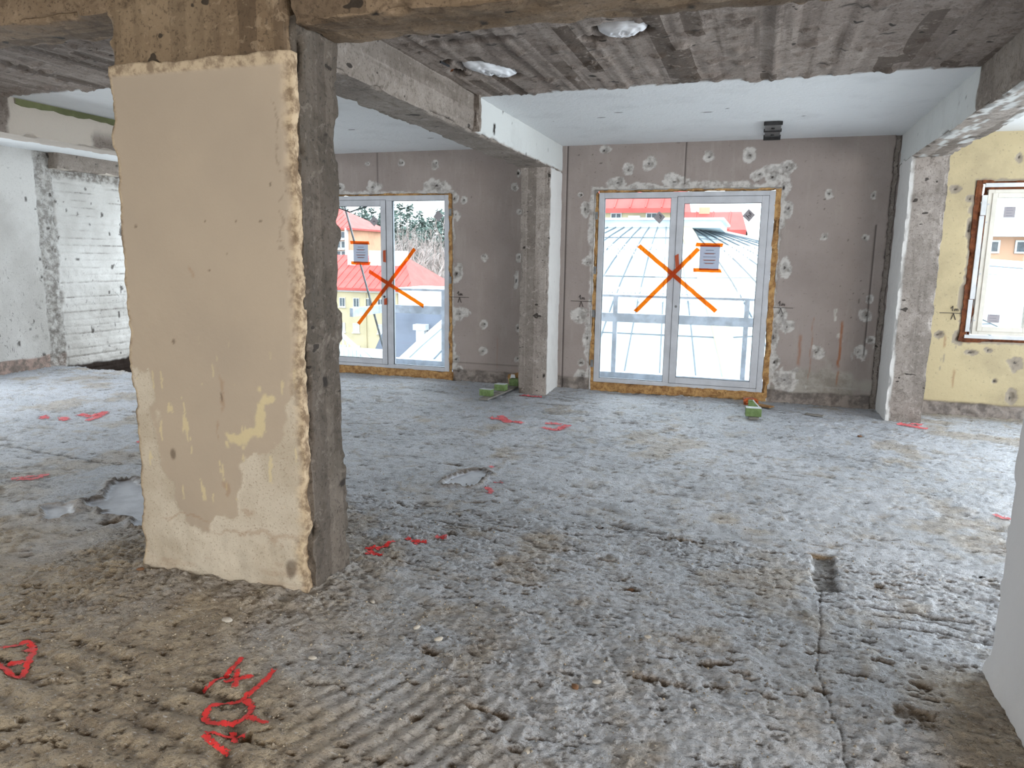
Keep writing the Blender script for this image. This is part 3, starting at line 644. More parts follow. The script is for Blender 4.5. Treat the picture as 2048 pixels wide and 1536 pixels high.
# long beams to the facade
def faB(P, f):
    x, y, z = P.T; m = pits(P, 631, .83)
    if f == 'X': return dict(m1=ss(-0.01, 0.01, y - (5.95 + (f2(y, z, 6, 3, 633) - .5) * .10)) * ss(2.615, 2.63, z + (f2(y, z, 9, 3, 634) - .5) * 0.02), m2=m)
    return dict(m2=m)
bB = member('beam', (-2.655, 3.15, 2.61), (-2.30, 8.86, 2.95), 0.02, M['beam'], amp=0.006, chip=0.03, seed=630, fa=faB, faces='xXz')
tag(bB, 'concrete beam running from the pillar to the column between the doors', 'beam', kind='structure')
# mortar blob between raw and painted part
member('mortar_edge', (-2.315, 5.90, 2.62), (-2.255, 5.97, 2.92), 0.012, M['beam'], bB, amp=0.012, chip=0.02, seed=637)
def faC(P, f):
    x, y, z = P.T
    if f == 'x': return dict(m1=ss(-0.01, 0.01, y - (5.95 + (f2(y, z, 6, 3, 643) - .5) * .10)), m2=pits(P, 641, .86))
    return dict(m1=(ss(0.60, 0.66, f2(x * 8, y * 1.5, 2.2, 4, 645)) * 0.8 if f == 'z' else 0.0), m2=pits(P, 641, .84))
bC = member('beam', (1.33, 3.15, 2.61), (1.66, 8.86, 2.95), 0.02, M['beam'], amp=0.008, chip=0.03, seed=640, fa=faC, faces='xXz')
tag(bC, 'concrete beam at the upper right running to the right column', 'beam', kind='structure')
def faD(P, f):
    x, y, z = P.T
    if f == 'X': return dict(m1=ss(-0.01, 0.01, y - (4.95 + (f2(y, z, 6, 3, 653) - .5) * .10)) * (1 - ss(0.55, 0.66, f2(y, z, 3, 4, 655)) * ss(2.80, 2.66, z)), m2=pits(P, 651, .86))
    return dict(m1=0.6, m2=0.0)
bD = member('beam', (-6.58, 3.15, 2.60), (-6.25, 8.86, 2.95), 0.02, M['beam_pl'], amp=0.006, chip=0.025, seed=650, fa=faD, faces='xXz')
tag(bD, 'plastered beam at the far left with an olive green stripe under the ceiling', 'beam', kind='structure')
ys_ = np.linspace(5.02, 8.8, 60); V = []; F = []
for i, yy in enumerate(ys_):
    lo = 2.855 + 0.012 * math.sin(yy * 9) * math.sin(yy * 23)
    V += [(-6.238, yy, lo), (-6.238, yy, 2.905), (-6.26, yy, lo), (-6.26, yy, 2.905)]
    if i: b_ = 4 * i; F += [(b_ - 4, b_, b_ + 1, b_ - 3), (b_ - 2, b_ - 4 + 0, b_, b_ + 2)]
M['olive'] = plain('olive_green_paint', (112, 116, 80), 0.8)
mk('green_stripe', V, F, M['olive'], bD)

# columns
def faE(P, f):
    x, y, z = P.T
    if f == 'X': return dict(m1=np.ones(len(x)) * ss(0.0, 0.02, y - (8.30 + (f2(y, z, 14, 3, 663) - .5) * .05)), m2=pits(P, 661, .88))
    return dict(m2=pits(P, 661, .80))
c2_ = member('column', (-2.64, 8.27, -0.05), (-2.30, 8.86, 2.63), 0.014, M['column'], amp=0.006, chip=0.03, seed=660, fa=faE, faces='xXy')
tag(c2_, 'raw concrete wall column standing between the two balcony doors', 'column', kind='structure')
def faF(P, f):
    x, y, z = P.T
    if f == 'x': return dict(m1=np.ones(len(x)) * 0.97, m2=0)
    if f == 'y': return dict(m1=ss(0.0, 0.012, (1.375 + (f2(z, z * 0, 5, 4, 673) - .5) * .03) - x) * 0.9, m2=pits(P, 671, .84))
    return dict(m2=0)
c3_ = member('column', (1.335, 8.20, -0.05), (1.67, 8.86, 2.63), 0.014, M['column'], amp=0.006, chip=0.025, seed=670, fa=faF, faces='xXy')
tag(c3_, 'raw concrete wall column right of the second balcony door', 'column', kind='structure')
c1_ = member('column', (-6.58, 8.27, -0.05), (-6.25, 8.86, 2.63), 0.03, M['column'], amp=0.006, chip=0.025, seed=680, faces='xXyY')
tag(c1_, 'raw concrete wall column at the far left hidden behind the pillar', 'column', kind='structure')
# near right pier
def pier():
    p = member('pillar', (0.965, 2.4, -0.03), (1.40, 3.13, 2.95), 0.014, M['pier_m'], amp=0.004, chip=0.012, seed=690,
               fa=lambda P, f: dict(m1=1 - ss(0.62, 0.66, f3(P[:, 0], P[:, 1], P[:, 2], 3.2, 3, 691)) * ss(0.65, 0.3, P[:, 2]) - 0 * P[:, 0], m2=0 * P[:, 0]), faces='xXyY',
               warp=lambda Q: Q - np.stack([np.where(Q[:, 0] < 1.2, 1, -1) * 0.012 * ss(0.16, 0.0, Q[:, 2]) * (0.5 + f2(Q[:, 1], Q[:, 2], 14, 3, 693)), -0.02 * ss(0.16, 0, Q[:, 2]) * (Q[:, 1] > 3), 0 * Q[:, 0]], 1))
    tag(p, 'grey-white plastered pillar cut by the right edge of the view', 'pillar', kind='structure')
M['pier_m'] = concrete('grey_white_plaster', (196, 176, 150), (214, 204, 190), (160, 136, 108), paint=True, pc=(206, 206, 208), bump=0.3)
pier()

# ------------------------------------------------------------------ FRONT WALL
CH = [(-5.4,2.72,0.038,0.05),(-4.92,2.77,0.031,0.022),(-4.43,2.77,0.046,0.044),(-3.96,2.75,0.055,0.07),(-5.35,2.47,0.081,0.047),(-4.83,2.49,0.117,0.079),(-3.94,2.48,0.172,0.077),(-3.69,2.33,0.06,0.077),(-3.57,2.3,0.044,0.052),(-3.68,2.12,0.068,0.067),(-2.9,2.45,0.041,0.047),(-2.83,2.15,0.035,0.039),(-3.29,1.6,0.053,0.054),(-3.66,1.39,0.074,0.125),(-3.62,0.87,0.112,0.092),(-3.29,0.75,0.049,0.051),(-3.29,0.41,0.069,0.056),(-3.67,0.28,0.045,0.048),(-2.83,1.6,0.042,0.055),(-2.83,0.72,0.028,0.05),(-2.83,0.33,0.033,0.037),(-2.86,1.31,0.036,0.1),(-2.85,2.61,0.028,0.046),(-3.64,0.12,0.076,0.072),(-1.79,2.85,0.06,0.044),(-1.51,2.62,0.079,0.079),(-1.27,2.69,0.08,0.078),(-1.65,2.47,0.115,0.071),(-0.97,2.48,0.131,0.083),(-0.61,2.74,0.051,0.06),(-0.18,2.74,0.057,0.079),(-0.06,2.54,0.072,0.059),(0.08,2.51,0.101,0.114),(0.22,2.61,0.076,0.078),(0.22,2.41,0.06,0.125),(0.26,2.16,0.051,0.095),(0.67,2.32,0.05,0.069),(0.66,1.87,0.039,0.042),(-2.07,2.34,0.034,0.031),(-2.0,2.19,0.053,0.091),(-1.95,1.56,0.067,0.06),(0.28,1.53,0.065,0.103),(-2.04,0.9,0.134,0.09),(0.27,0.98,0.082,0.11),(0.35,0.87,0.082,0.076),(-1.95,0.62,0.053,0.084),(-2.0,0.33,0.045,0.043),(-2.0,0.16,0.086,0.086),(0.69,0.61,0.068,0.079),(0.22,0.76,0.052,0.133),(0.25,0.47,0.052,0.101),(0.37,0.27,0.145,0.135),(1.11,2.3,0.025,0.035),(1.07,1.86,0.038,0.041),(1.16,1.21,0.042,0.046),(1.15,1.03,0.059,0.065),(1.22,0.76,0.059,0.051),(1.12,0.64,0.073,0.09),(1.87,2.35,0.058,0.047),(2.01,2.25,0.046,0.048),(2.08,2.33,0.027,0.034),(2.4,2.66,0.036,0.052),(1.87,0.86,0.052,0.05),(2.18,0.68,0.059,0.031),(2.34,0.71,0.043,0.031),(2.6,0.6,0.065,0.076),(2.06,0.84,0.059,0.091),(2.43,0.39,0.019,0.022),(2.04,1.97,0.031,0.13),(2.6,0.23,0.048,0.091)]
OP = [(-5.80, -3.725, -0.1, 2.395), (-1.905, 0.19, -0.1, 2.405), (2.06, 3.42, 0.80, 2.43)]   # x0 x1 z0 z1
YW = 8.81
def front_wall():
    r = 0.0125; xs = np.arange(-6.6, 6.05, r); zs = np.arange(-0.06, 2.935, r); X, Z = np.meshgrid(xs, zs)
    m1 = np.zeros_like(X); m2 = np.zeros_like(X); y = (f2(X, Z, 1.3, 3, 701) - 0.5) * 0.006
    nz = f2(X, Z, 10, 4, 703); nz2 = f2(X, Z, 26, 3, 705)
    for i, (cx, cz, rx, rz) in enumerate(CH):
        sl_ = (np.abs(X - cx) < rx * 1.8 + .03) & (np.abs(Z - cz) < rz * 1.8 + .03)
        dx = X[sl_] - cx; dz = Z[sl_] - cz
        q = np.hypot(dx / rx, dz / rz) + (nz[sl_] - 0.5) * 1.1 + (nz2[sl_] - 0.5) * 0.35
        m1[sl_] = np.maximum(m1[sl_], ss(1.08, 0.98, q)); y[sl_] += 0.005 * ss(1.1, 0.9, q) + 0.016 * ss(0.6, 0.2, q)
        off = (hsh(np.array([i]), np.array([0]), np.array([0]), 7)[0] - 0.5) * 0.5
        q2 = np.hypot(dx / rx - off, dz / rz - off * 0.6) * min(rx, rz) / 0.012 + (nz2[sl_] - 0.5)
        m2[sl_] = np.maximum(m2[sl_], ss(1.1, 0.6, q2)); m2[sl_] = np.maximum(m2[sl_], 0.28 * ss(0.62, 0.3, q + (nz2[sl_] - .5)))
    # broken plaster round the openings
    for x0, x1, z0, z1 in OP:
        d = np.maximum(np.maximum(x0 - X, X - x1), np.maximum(z0 - Z, Z - z1))
        wd = 0.018 + 0.05 * ss(0.5, 0.8, f2(X, Z, 3.2, 3, 711)); wd = np.where((X < 1) & (Z > z1), wd + 0.005, wd)
        if x0 == -1.905: wd = wd + 0.05 * (X > 0.1) * ss(0.42, 0.6, f2(X, Z, 2.4, 2, 713)) * ss(1.2, 0.9, Z)
        k = ss(0.006, -0.006, d - wd + (nz2 - 0.5) * 0.03); m1 = np.maximum(m1, k); y = y + 0.008 * k
    # rough band at the foot
    bh = 0.14 + (f2(X, Z, 4, 3, 721) - 0.5) * 0.05; band = ss(0.01, -0.01, Z - bh); y = y + 0.012 * band + (f2(X, Z, 12, 4, 723) - .5) * 0.03 * band
    band = np.maximum(band, 0)
    yel = ss(0, 0.01, X - 1.6)
    worn = ss(0.52, 0.62, f2(X, Z, 1.6, 4, 731) + 0.25 * ss(0.9, 0.2, Z) - 0.10) * (X > 0.1) * (X < 1.6) * ss(1.7, 0.8, Z)
    worn = np.maximum(worn, ss(0.006, -0.006, 0.03 - np.abs(X - 1.18) + 0 * X) * 0)
    m1 = np.maximum(m1, 0.9 * ss(0.80, 0.86, f2(X * 4, Z, 5, 3, 733)) * (Z < 1.1) * ss(0.2, 0.3, X))
    rust = np.zeros_like(X)
    for x_, z0, z1, w_, s_ in ((0.915, 0.45, 0.97, 0.011, .9), (0.92, 0.25, 0.42, 0.007, .7), (0.50, 0.45, 0.80, 0.012, .6), (0.62, 0.3, 1.0, 0.005, .5), (1.93, 0.72, 0.86, 0.008, .5), (-3.1, 0.2, 0.6, 0.006, .25), (2.05, 0.3, 0.5, 0.01, .5)):
        rust = np.maximum(rust, s_ * ss(w_ * 1.6, w_ * 0.6, np.abs(X - x_ + (nz - 0.5) * 0.02)) * ss(z0 - .03, z0 + .03, Z) * ss(z1 + .01, z1 - .04, Z))
    # board joints
    for x_, z0, z1 in ((-4.77, 2.5, 2.95), (-0.86, 2.45, 2.95), (1.165, 0.6, 2.0), (-2.235, -0.1, 2.95)):
        k = ss(0.009, 0.003, np.abs(X - x_)) * (Z > z0) * (Z < z1); m2 = np.maximum(m2, k * (0.9 if x_ == -2.235 else 0.75)); y = y + 0.012 * k
    k = ss(0.009, 0.003, np.abs(Z - 0.235 - 0.0 * X)) * (X < -2.7) * 0.6; m2 = np.maximum(m2, k)
    k = ss(0.008, 0.003, np.abs(Z - 0.21)) * (X > 0.3) * (X < 1.25) * 0.3; m1 = np.maximum(m1, k)
    # long slot beside the right column
    sx = 1.268 - 0.0 * X; k = ss(0.004, -0.004, np.abs(X - 1.300 + (nz - .5) * 0.02) - (0.026 + 0.012 * (nz2 - .5))); m2 = np.maximum(m2, k * 0.9); y = y + 0.06 * k
    # specks
    m2 = np.maximum(m2, 0.8 * ss(0.95, 0.98, n2(X * 30, Z * 30, 741)) * ss(0.55, 0.7, f2(X, Z, 2.0, 2, 743)))
    P = np.stack([X, YW + y, Z], -1).reshape(-1, 3)
    xc = (X[:-1, :-1] + X[1:, 1:]) / 2; zc = (Z[:-1, :-1] + Z[1:, 1:]) / 2
    keep = np.ones(xc.shape, bool)
    for x0, x1, z0, z1 in OP: keep &= ~((xc > x0) & (xc < x1) & (zc > z0) & (zc < z1))
    w = mk('wall_front', P, gridF(len(xs), len(zs), keep=keep), M['wall'], None, True, dict(m1=m1, m2=m2, band=band, yel=yel, worn=worn, rust=rust))
    tag(w, 'worn grey plaster facade wall pocked with round patches, yellow at its right end', 'wall', kind='structure')
    b = MB(); ya, yb = YW + 0.05, 9.08; xr = [-6.6] + [v for o in OP for v in o[:2]] + [6.05]
    for i in range(0, len(xr), 2): b.box((xr[i], ya, -0.1), (xr[i + 1], yb, 3.0))
    for x0, x1, z0, z1 in OP:
        b.box((x0, ya, z1), (x1, yb, 3.0)); b.box((x0, ya, -0.12), (x1, yb, max(z0, 0.0)))
    b.build('wall_core', M['column'], w)
    return w
wf = front_wall()
# pencil level marks "1m" on the wall
for cx, zc in ((-3.62, 1.085), (-2.02, 1.085), (0.27, 1.085), (1.98, 1.088)):
    b = MB(); yy = YW - 0.006
    def ln(p, q, w=0.006): b.bar((cx + p[0], yy, zc + p[1]), (cx + q[0], yy, zc + q[1]), 0.004, w, up=(0, 0, 1) if abs(p[0] - q[0]) > abs(p[1] - q[1]) else (1, 0, 0))
    ln((-0.13, 0), (0.13, 0)); ln((-0.02, -0.07), (0.0, -0.005)); ln((0.0, -0.005), (0.025, -0.07))
    ln((-0.03, 0.045), (-0.012, 0.075)); ln((-0.012, 0.075), (-0.012, 0.02))
    ln((0.005, 0.02), (0.008, 0.042)); ln((0.008, 0.042), (0.02, 0.045)); ln((0.02, 0.045), (0.022, 0.022)); ln((0.022, 0.04), (0.035, 0.045)); ln((0.035, 0.045), (0.04, 0.02))
    b.build('pencil_level_mark', M['pencil'], wf)

# ------------------------------------------------------------------ LEFT WALL
def left_wall():
    r = 0.016; ys = np.arange(3.0, 10.3, r); zs = np.arange(-0.75, 2.935, r); Yg, Z = np.meshgrid(ys, zs)
    st = ss(7.60, 7.62, Yg + (f2(Yg, Z, 6, 3, 801) - .5) * 0.05) * ss(7.90, 7.86, Yg + (f2(Yg, Z, 6, 3, 803) - .5) * 0.12)
    brd = ss(7.84, 7.90, Yg); z2 = Z + (f2(Yg, Z, 1.2, 3, 805) - .5) * 0.02
    fr_ = np.minimum((z2 / 0.105) % 1, 1 - (z2 / 0.105) % 1); grv = ss(0.10, 0.0, fr_) * (0.4 + f2(Yg, Z * 3, 3.5, 3, 807))
    off = (hsh(np.floor(z2 / 0.105), Z * 0, Z * 0, 9) - 0.5) * 0.016
    x = -9.25 + (f2(Yg, Z, 1.5, 3, 809) - .5) * 0.012 + brd * (off - 0.012 * grv + (f2(Yg, Z, 10, 4, 811) - .5) * 0.02 - 0.02) + st * ((f2(Yg, Z, 9, 4, 813) - .5) * 0.07 - 0.01)
    m1 = np.maximum(st * 0.75, brd * 0.95 * grv * ss(0.35, 0.6, f2(Yg, Z, 3, 3, 815)))
    m1 = np.maximum(m1, ss(0.64, 0.68, f2(Yg, Z, 5.5, 5, 817, 0.6)) * ss(1.1, 0.8, Z) * ss(0.35, 0.55, Z) * (Yg < 7.7))
    m1 = np.maximum(m1, brd * ss(2.55, 2.62, Z + (f2(Yg, Z, 8, 3, 818) - .5) * .1) * 0.9)
    m2 = ss(0.02, -0.02, Z + 0.02 + (f2(Yg, Z, 8, 3, 819) - .5) * 0.05) * brd
    m2 = np.maximum(m2, 0.8 * ss(0.84, 0.88, f2(Yg * 1.5, Z, 8, 2, 821)))
    m2 = np.maximum(m2, 0.6 * ss(0.006, 0.0, np.abs(Yg - 7.60)) )
    band = ss(0.01, -0.01, Z - 0.17 + (f2(Yg, Z, 5, 3, 823) - .5) * 0.05) * (Yg < 7.85); x = x + 0.01 * band - 0.02 * band * f2(Yg, Z, 12, 4, 825)
    P = np.stack([x, Yg, Z], -1).reshape(-1, 3)
    w = mk('wall_left', P, gridF(len(ys), len(zs)), M['white_wall'], None, True, dict(m1=m1, m2=m2, band=band))
    tag(w, 'whitewashed left wall with scratches and a board-marked whitewashed recess', 'wall', kind='structure')
    b = MB().box((-9.6, -3.2, -0.75), (-9.33, 10.5, 3.0)); b.build('wall_core', M['column'], w)
    MB().box((-9.33, -3.2, -0.1), (-9.25, 3.0, 2.95)).build('near_wall', M['pier'], w)
    return w
wl = left_wall()
lb = member('beam', (-9.26, 7.84, 2.70), (-9.10, 10.2, 2.95), 0.02, M['beam_pl'], amp=0.008, chip=0.02, seed=830, faces='Xyz', fa=lambda P, f: dict(m1=(0.9 * ss(0.4, 0.6, f3(P[:, 0], P[:, 1], P[:, 2], 6, 3, 833)) if f == 'z' else 0.1), m2=ss(0.77, 0.80, f3(P[:, 0], P[:, 1], P[:, 2], 7, 2, 835))))  # pale mask on the underside paints it as if lit from below
tag(lb, 'grey-brown lintel above the board-marked recess in the left wall', 'beam', kind='structure')
# rear / hidden shell
b = MB().box((-9.4, 10.2, -0.75), (-8.6, 10.4, 3.0)); b.box((-7.1, 10.2, -0.75), (-6.9, 10.4, 3.0)); b.box((-8.6, 10.2, -0.75), (-6.9, 10.4, 0.5)); b.box((-8.6, 10.2, 2.4), (-6.9, 10.4, 3.0)); b.box((-7.05, 9.0, -0.75), (-6.9, 10.4, 3.0)); b.box((-7.0, 8.87, -0.75), (-6.55, 9.08, 3.0))
tag(b.build('wall_left_bay', M['pier']), 'outer wall of the far left bay with a window opening', 'wall', kind='structure')
MB().box((-9.4, 9.0, 2.93), (-6.9, 10.4, 2.99)).build('bay_slab', M['pier'], ceiling)
b = MB().box((6.0, -3.2, -0.2), (6.2, 9.1, 3.0)); tag(b.build('wall_right', M['pier']), 'plain plastered wall at the far right end of the room', 'wall', kind='structure')
b = MB().box((-9.5, -3.3, -0.2), (6.2, -3.15, 0.7)); b.box((-9.5, -3.3, 2.0), (6.2, -3.15, 3.0))
for x0, x1 in ((-9.5, -6.95), (1.75, 6.2)): b.box((x0, -3.3, 0.7), (x1, -3.15, 2.0))
tag(b.build('wall_back', M['pier']), 'wall behind the viewpoint with a long row of windows', 'wall', kind='structure')

# ------------------------------------------------------------------ DOORS
def foam_bar(p0, p1, parent, mat, seed):
    return member('foam_seal', p0, p1, 0.012, mat, parent, amp=0.012, chip=0.02, seed=seed, faces='xXyzZ')
def pane(name, x0, x1, z0, z1, y, parent, mat=None):
    return MB().box((x0, y, z0), (x1, y + 0.006, z1)).build(name, mat or M['glass'], parent)
def door(name, X0, X1, side, label, seed):
    """side: which half is the opening sash, 'L' or 'R'"""
    Z0, Z1 = 0.105, 2.365; y0, y1 = YW - 0.006, YW + 0.075; xm = (X0 + X1) / 2 if side == 'R' else X1 - 0.90
    d = empty(name, (0, 0, 0)); tag(d, label, 'door', kind='structure')
    if side == 'R': fx0, fx1, sx0, sx1 = X0, -0.93, -0.925, X1 - 0.065
    else: fx0, fx1, sx0, sx1 = -4.655, X1, X0 + 0.065, -4.66
    f = MB()
    frame(f, X0, X1, Z0, Z1, y0, y1, 0.065, wb=0.05)
    if side == 'R': f.box((-1.00, y0, Z0 + .05), (-0.925, y1, Z1 - .065))
    else: f.box((-4.655, y0, Z0 + .05), (-4.575, y1, Z1 - .065))
    f.build('frame', M['upvc'], d, bevel=0.003)
    s = MB(); sy = y0 - 0.008
    sz0, sz1 = Z0 + 0.045, Z1 - 0.055
    frame(s, sx0, sx1, sz0, sz1, sy, y1 - 0.02, 0.075, wb=0.07); sash = s.build('sash', M['upvc'], d, bevel=0.004)
    k = MB(); frame(k, sx0 - 0.004, sx1 + 0.004, sz0 - 0.004, sz1 + 0.004, y0 - 0.001, y0 + 0.004, 0.006); k.build('gap', M['gasket'], d)
    gx0, gx1, gz0, gz1 = sx0 + 0.075, sx1 - 0.075, sz0 + 0.07, sz1 - 0.075
    k = MB(); frame(k, gx0 - 0.002, gx1 + 0.002, gz0 - 0.002, gz1 + 0.002, sy + 0.012, sy + 0.03, 0.007); k.build('gasket', M['gasket'], sash)
    pane('pane', gx0, gx1, gz0, gz1, YW + 0.03, sash)
    if side == 'R': ux0, ux1 = X0 + 0.065, -1.00
    else: ux0, ux1 = -4.575, X1 - 0.065
    k = MB(); frame(k, ux0 - 0.002, ux1 + 0.002, Z0 + .048, Z1 - .063, y0 + 0.02, y0 + 0.036, 0.007); k.build('gasket', M['gasket'], d)
    pane('pane', ux0, ux1, Z0 + 0.05, Z1 - 0.065, YW + 0.03, d)
    # keyhole
    kx = sx0 + 0.04 if side == 'R' else sx1 - 0.03
    MB().tube((kx, sy - 0.006, 1.06), (kx, sy + 0.002, 1.06), 0.015, 12).build('keyhole_plate', M['steel'] if side == 'R' else M['gasket'], sash)
    # foam round the frame
    foam_bar((X0 - 0.045 if side == 'R' else X0 - 0.04, YW - 0.008, 0.03), (X0 + 0.002, YW + 0.05, Z1 + 0.02), d, M['foam'], seed)
    foam_bar((X1 - 0.002, YW - 0.008, 0.03), (X1 + (0.062 if side == 'R' else 0.04), YW + 0.05, Z1 + 0.02), d, M['foam'], seed + 7)
    foam_bar((X0, YW - 0.004, Z1 - 0.002), (X1, YW + 0.05, Z1 + 0.026), d, M['foam'], seed + 14)
    foam_bar((X0 - 0.03, YW - 0.02, 0.0), (X1 + 0.05, YW + 0.06, Z0 + 0.004), d, M['foam'], seed + 21)
    # steel fixing straps
    zs_ = (2.10, 1.46, 0.94, 0.33) if side == 'R' else (2.15, 1.3)
    xs_ = X0 - 0.024 if side == 'R' else X1 + 0.02
    for z_ in zs_: MB().box((xs_ - 0.016, YW - 0.016, z_ - 0.045), (xs_ + 0.018, YW - 0.006, z_ + 0.045)).build('fixing_strap', M['steel'], d)
    # board edge under the foam
    return d
door('door_2', -1.84, 0.13, 'R', 'right white double balcony door, an orange tape cross on it', 900)
door('door_1', -5.74, -3.765, 'L', 'left white double balcony door half hidden behind the pillar', 940)

# window at the right
def window():
    d = empty('window_1'); tag(d, 'cream-framed window at the right edge in the yellow wall', 'window', kind='structure')
    X0, X1, Z0, Z1 = 2.165, 3.34, 0.875, 2.345
    f = MB(); frame(f, X0, X1, Z0, Z1, YW - 0.01, YW + 0.07, 0.055); f.box((2.64, YW - 0.01, Z0), (2.70, YW + 0.07, Z1)); f.build('frame', M['upvc_c'], d, bevel=0.004)
    s = MB(); frame(s, X0 + 0.04, 2.66, Z0 + 0.035, Z1 - 0.035, YW - 0.022, YW + 0.05, 0.048, wl=0.045, wr=0.045); sh = s.build('sash', M['upvc_c'], d, bevel=0.004)
    s = MB(); frame(s, 2.68, X1 - 0.04, Z0 + 0.035, Z1 - 0.035, YW - 0.022, YW + 0.05, 0.048); s2 = s.build('sash', M['upvc_c'], d, bevel=0.004)
    pane('pane', X0 + 0.085, 2.615, Z0 + 0.083, Z1 - 0.083, YW + 0.03, sh); pane('pane', 2.73, X1 - 0.09, Z0 + 0.083, Z1 - 0.083, YW + 0.03, s2)
    # rusty foam and white packers
    foam_bar((2.055, YW - 0.008, 0.80), (2.125, YW + 0.05, 2.43), d, M['foam_r'], 1000); foam_bar((2.10, YW - 0.008, 2.405), (3.42, YW + 0.05, 2.435), d, M['foam_r'], 1007)
    foam_bar((2.06, YW - 0.008, 0.795), (3.42, YW + 0.05, 0.835), d, M['foam_r'], 1014); foam_bar((2.12, YW + 0.003, 0.82), (2.168, YW + 0.05, 2.40), d, M['foam_r'], 1021); foam_bar((2.15, YW + 0.003, 2.34), (3.40, YW + 0.05, 2.41), d, M['foam_r'], 1028)
    for a, b_ in (((2.112, 2.09), (2.160, 2.29)), ((2.108, 1.24), (2.152, 2.085)), ((2.100, 0.90), (2.140, 1.235))):
        MB().box((a[0], YW - 0.022, a[1]), (b_[0], YW - 0.002, b_[1])).build('packer', M['shim'], d, bevel=0.002)
    MB().box((2.13, YW - 0.02, 2.368), (3.38, YW - 0.002, 2.408)).build('packer', M['shim'], d, bevel=0.002)
    MB().box((2.10, YW - 0.02, 0.832), (3.38, YW - 0.002, 0.868)).build('packer', M['shim'], d, bevel=0.002)
    for z_ in (2.2, 2.02, 1.5, 1.02): MB().tube((X0 + 0.012, YW - 0.014, z_), (X0 + 0.012, YW - 0.008, z_), 0.008, 8).build('screw_cap', M['upvc'], d)
    MB().tube((2.655, YW - 0.03, 1.05), (2.655, YW - 0.02, 1.05), 0.02, 12).build('lock_plate', M['gasket'], d)
    return d
window()

# ------------------------------------------------------------------ TAPE, NOTICES, STICKERS
YT = YW - 0.020
def strip(p, q, w, label, mat='tape', y=YT, split=None, name='tape_strip', group=None):
    """flat tape between p and q (x, z); torn ends, small thickness"""
    p = Vector((p[0], 0, p[1])); q = Vector((q[0], 0, q[1])); d = (q - p).normalized(); n = Vector((-d.z, 0, d.x)) * (w / 2)
    N = max(2, int((q - p).length / 0.05)); rg = random.Random(int(p.x * 999 + q.z * 77)); L = []; R = []
    for i in range(N + 1):
        c = p + (q - p) * (i / N); e = Vector((rg.uniform(-.002, .002), 0, rg.uniform(-.002, .002)))
        ed = d * rg.uniform(-.01, .01) if i in (0, N) else Vector()
        L.append(c + n + e + ed); R.append(c - n + e - ed)
    V = []; F = []
    for yy in (y, y + 0.0015):
        for i in range(N + 1): V += [(L[i].x, yy, L[i].z), (R[i].x, yy, R[i].z)]
    m = 2 * (N + 1)
    for i in range(N):
        a = 2 * i; F += [(a, a + 1, a + 3, a + 2), (m + a + 2, m + a + 3, m + a + 1, m + a), (a + 2, m + a + 2, m + a, a), (a + 1, m + a + 1, m + a + 3, a + 3)]
    F += [(0, m, m + 1, 1), (2 * N, 2 * N + 1, m + 2 * N + 1, m + 2 * N)]
    o = mk(name, V, F, M[mat])
    if label: tag(o, label, 'tape', group)
    return o
strip((-1.345, 1.755), (-0.43, 1.02), 0.048, 'orange tape strip falling left to right across the right balcony door', y=YT)
strip((-0.665, 1.725), (-1.355, 0.985), 0.048, 'orange tape strip rising left to right across the right balcony door', y=YT - 0.002)
strip((-4.24, 1.69), (-5.09, 0.68), 0.048, 'orange tape strip rising left to right across the left balcony door', y=YT)
strip((-4.91, 1.39), (-4.12, 0.955), 0.048, 'orange tape strip falling left to right across the left balcony door', y=YT - 0.002)
strip((-0.905, 1.655), (-0.89, 1.50), 0.042, 'short dark orange tape on the middle stile of the right balcony door', 'tape_d', y=YT + 0.001)
strip((-4.68, 1.665), (-4.68, 1.515), 0.040, 'short dark orange tape high on the middle stile of the left balcony door', 'tape_d', y=YT + 0.001)
strip((-4.675, 1.04), (-4.675, 0.955), 0.040, 'short dark orange tape just below the keyhole of the left balcony door', 'tape_d', y=YT + 0.001)
def notice(x0, x1, z0, z1, t0, t1, b0, b1, label, dz=0):
    y = YW + 0.024; o = MB().box((x0, y, z0), (x1, y + 0.001, z1)).build('notice_sheet', M['paper']); tag(o, label, 'notice')
    xm = (x0 + x1) / 2
    for i, (z_, hw, mt) in enumerate(((0.93, .05, 'ink_o'), (0.78, .045, 'ink'), (0.66, .065, 'ink'), (0.64, .05, 'ink_o'), (0.52, .07, 'ink'), (0.40, .07, 'ink_o'), (0.38, .06, 'ink'), (0.28, .06, 'ink'), (0.26, .045, 'ink_o'))):
        zz_ = z0 + (z1 - z0) * z_; MB().box((xm - hw, y - 0.001, zz_ - 0.003), (xm + hw, y, zz_ + 0.003)).build('text_line', M[mt], o)
    for (a, z_), tw in (((t0, z1 + 0.0), 0.042), ((b0, z0), 0.042)):
        s = strip((a[0], z_), (a[1], z_ - 0.004), tw, None, y=y - 0.003, name='tape_piece'); s.parent = o
    return o
notice(-0.65, -0.43, 1.485, 1.775, (-0.70, -0.40), None, (-0.715, -0.40), None, 'grey notice sheet taped to the right balcony door')
notice(-5.165, -4.945, 1.495, 1.765, (-5.21, -4.925), None, (-5.20, -4.915), None, 'grey notice sheet taped to the left balcony door')
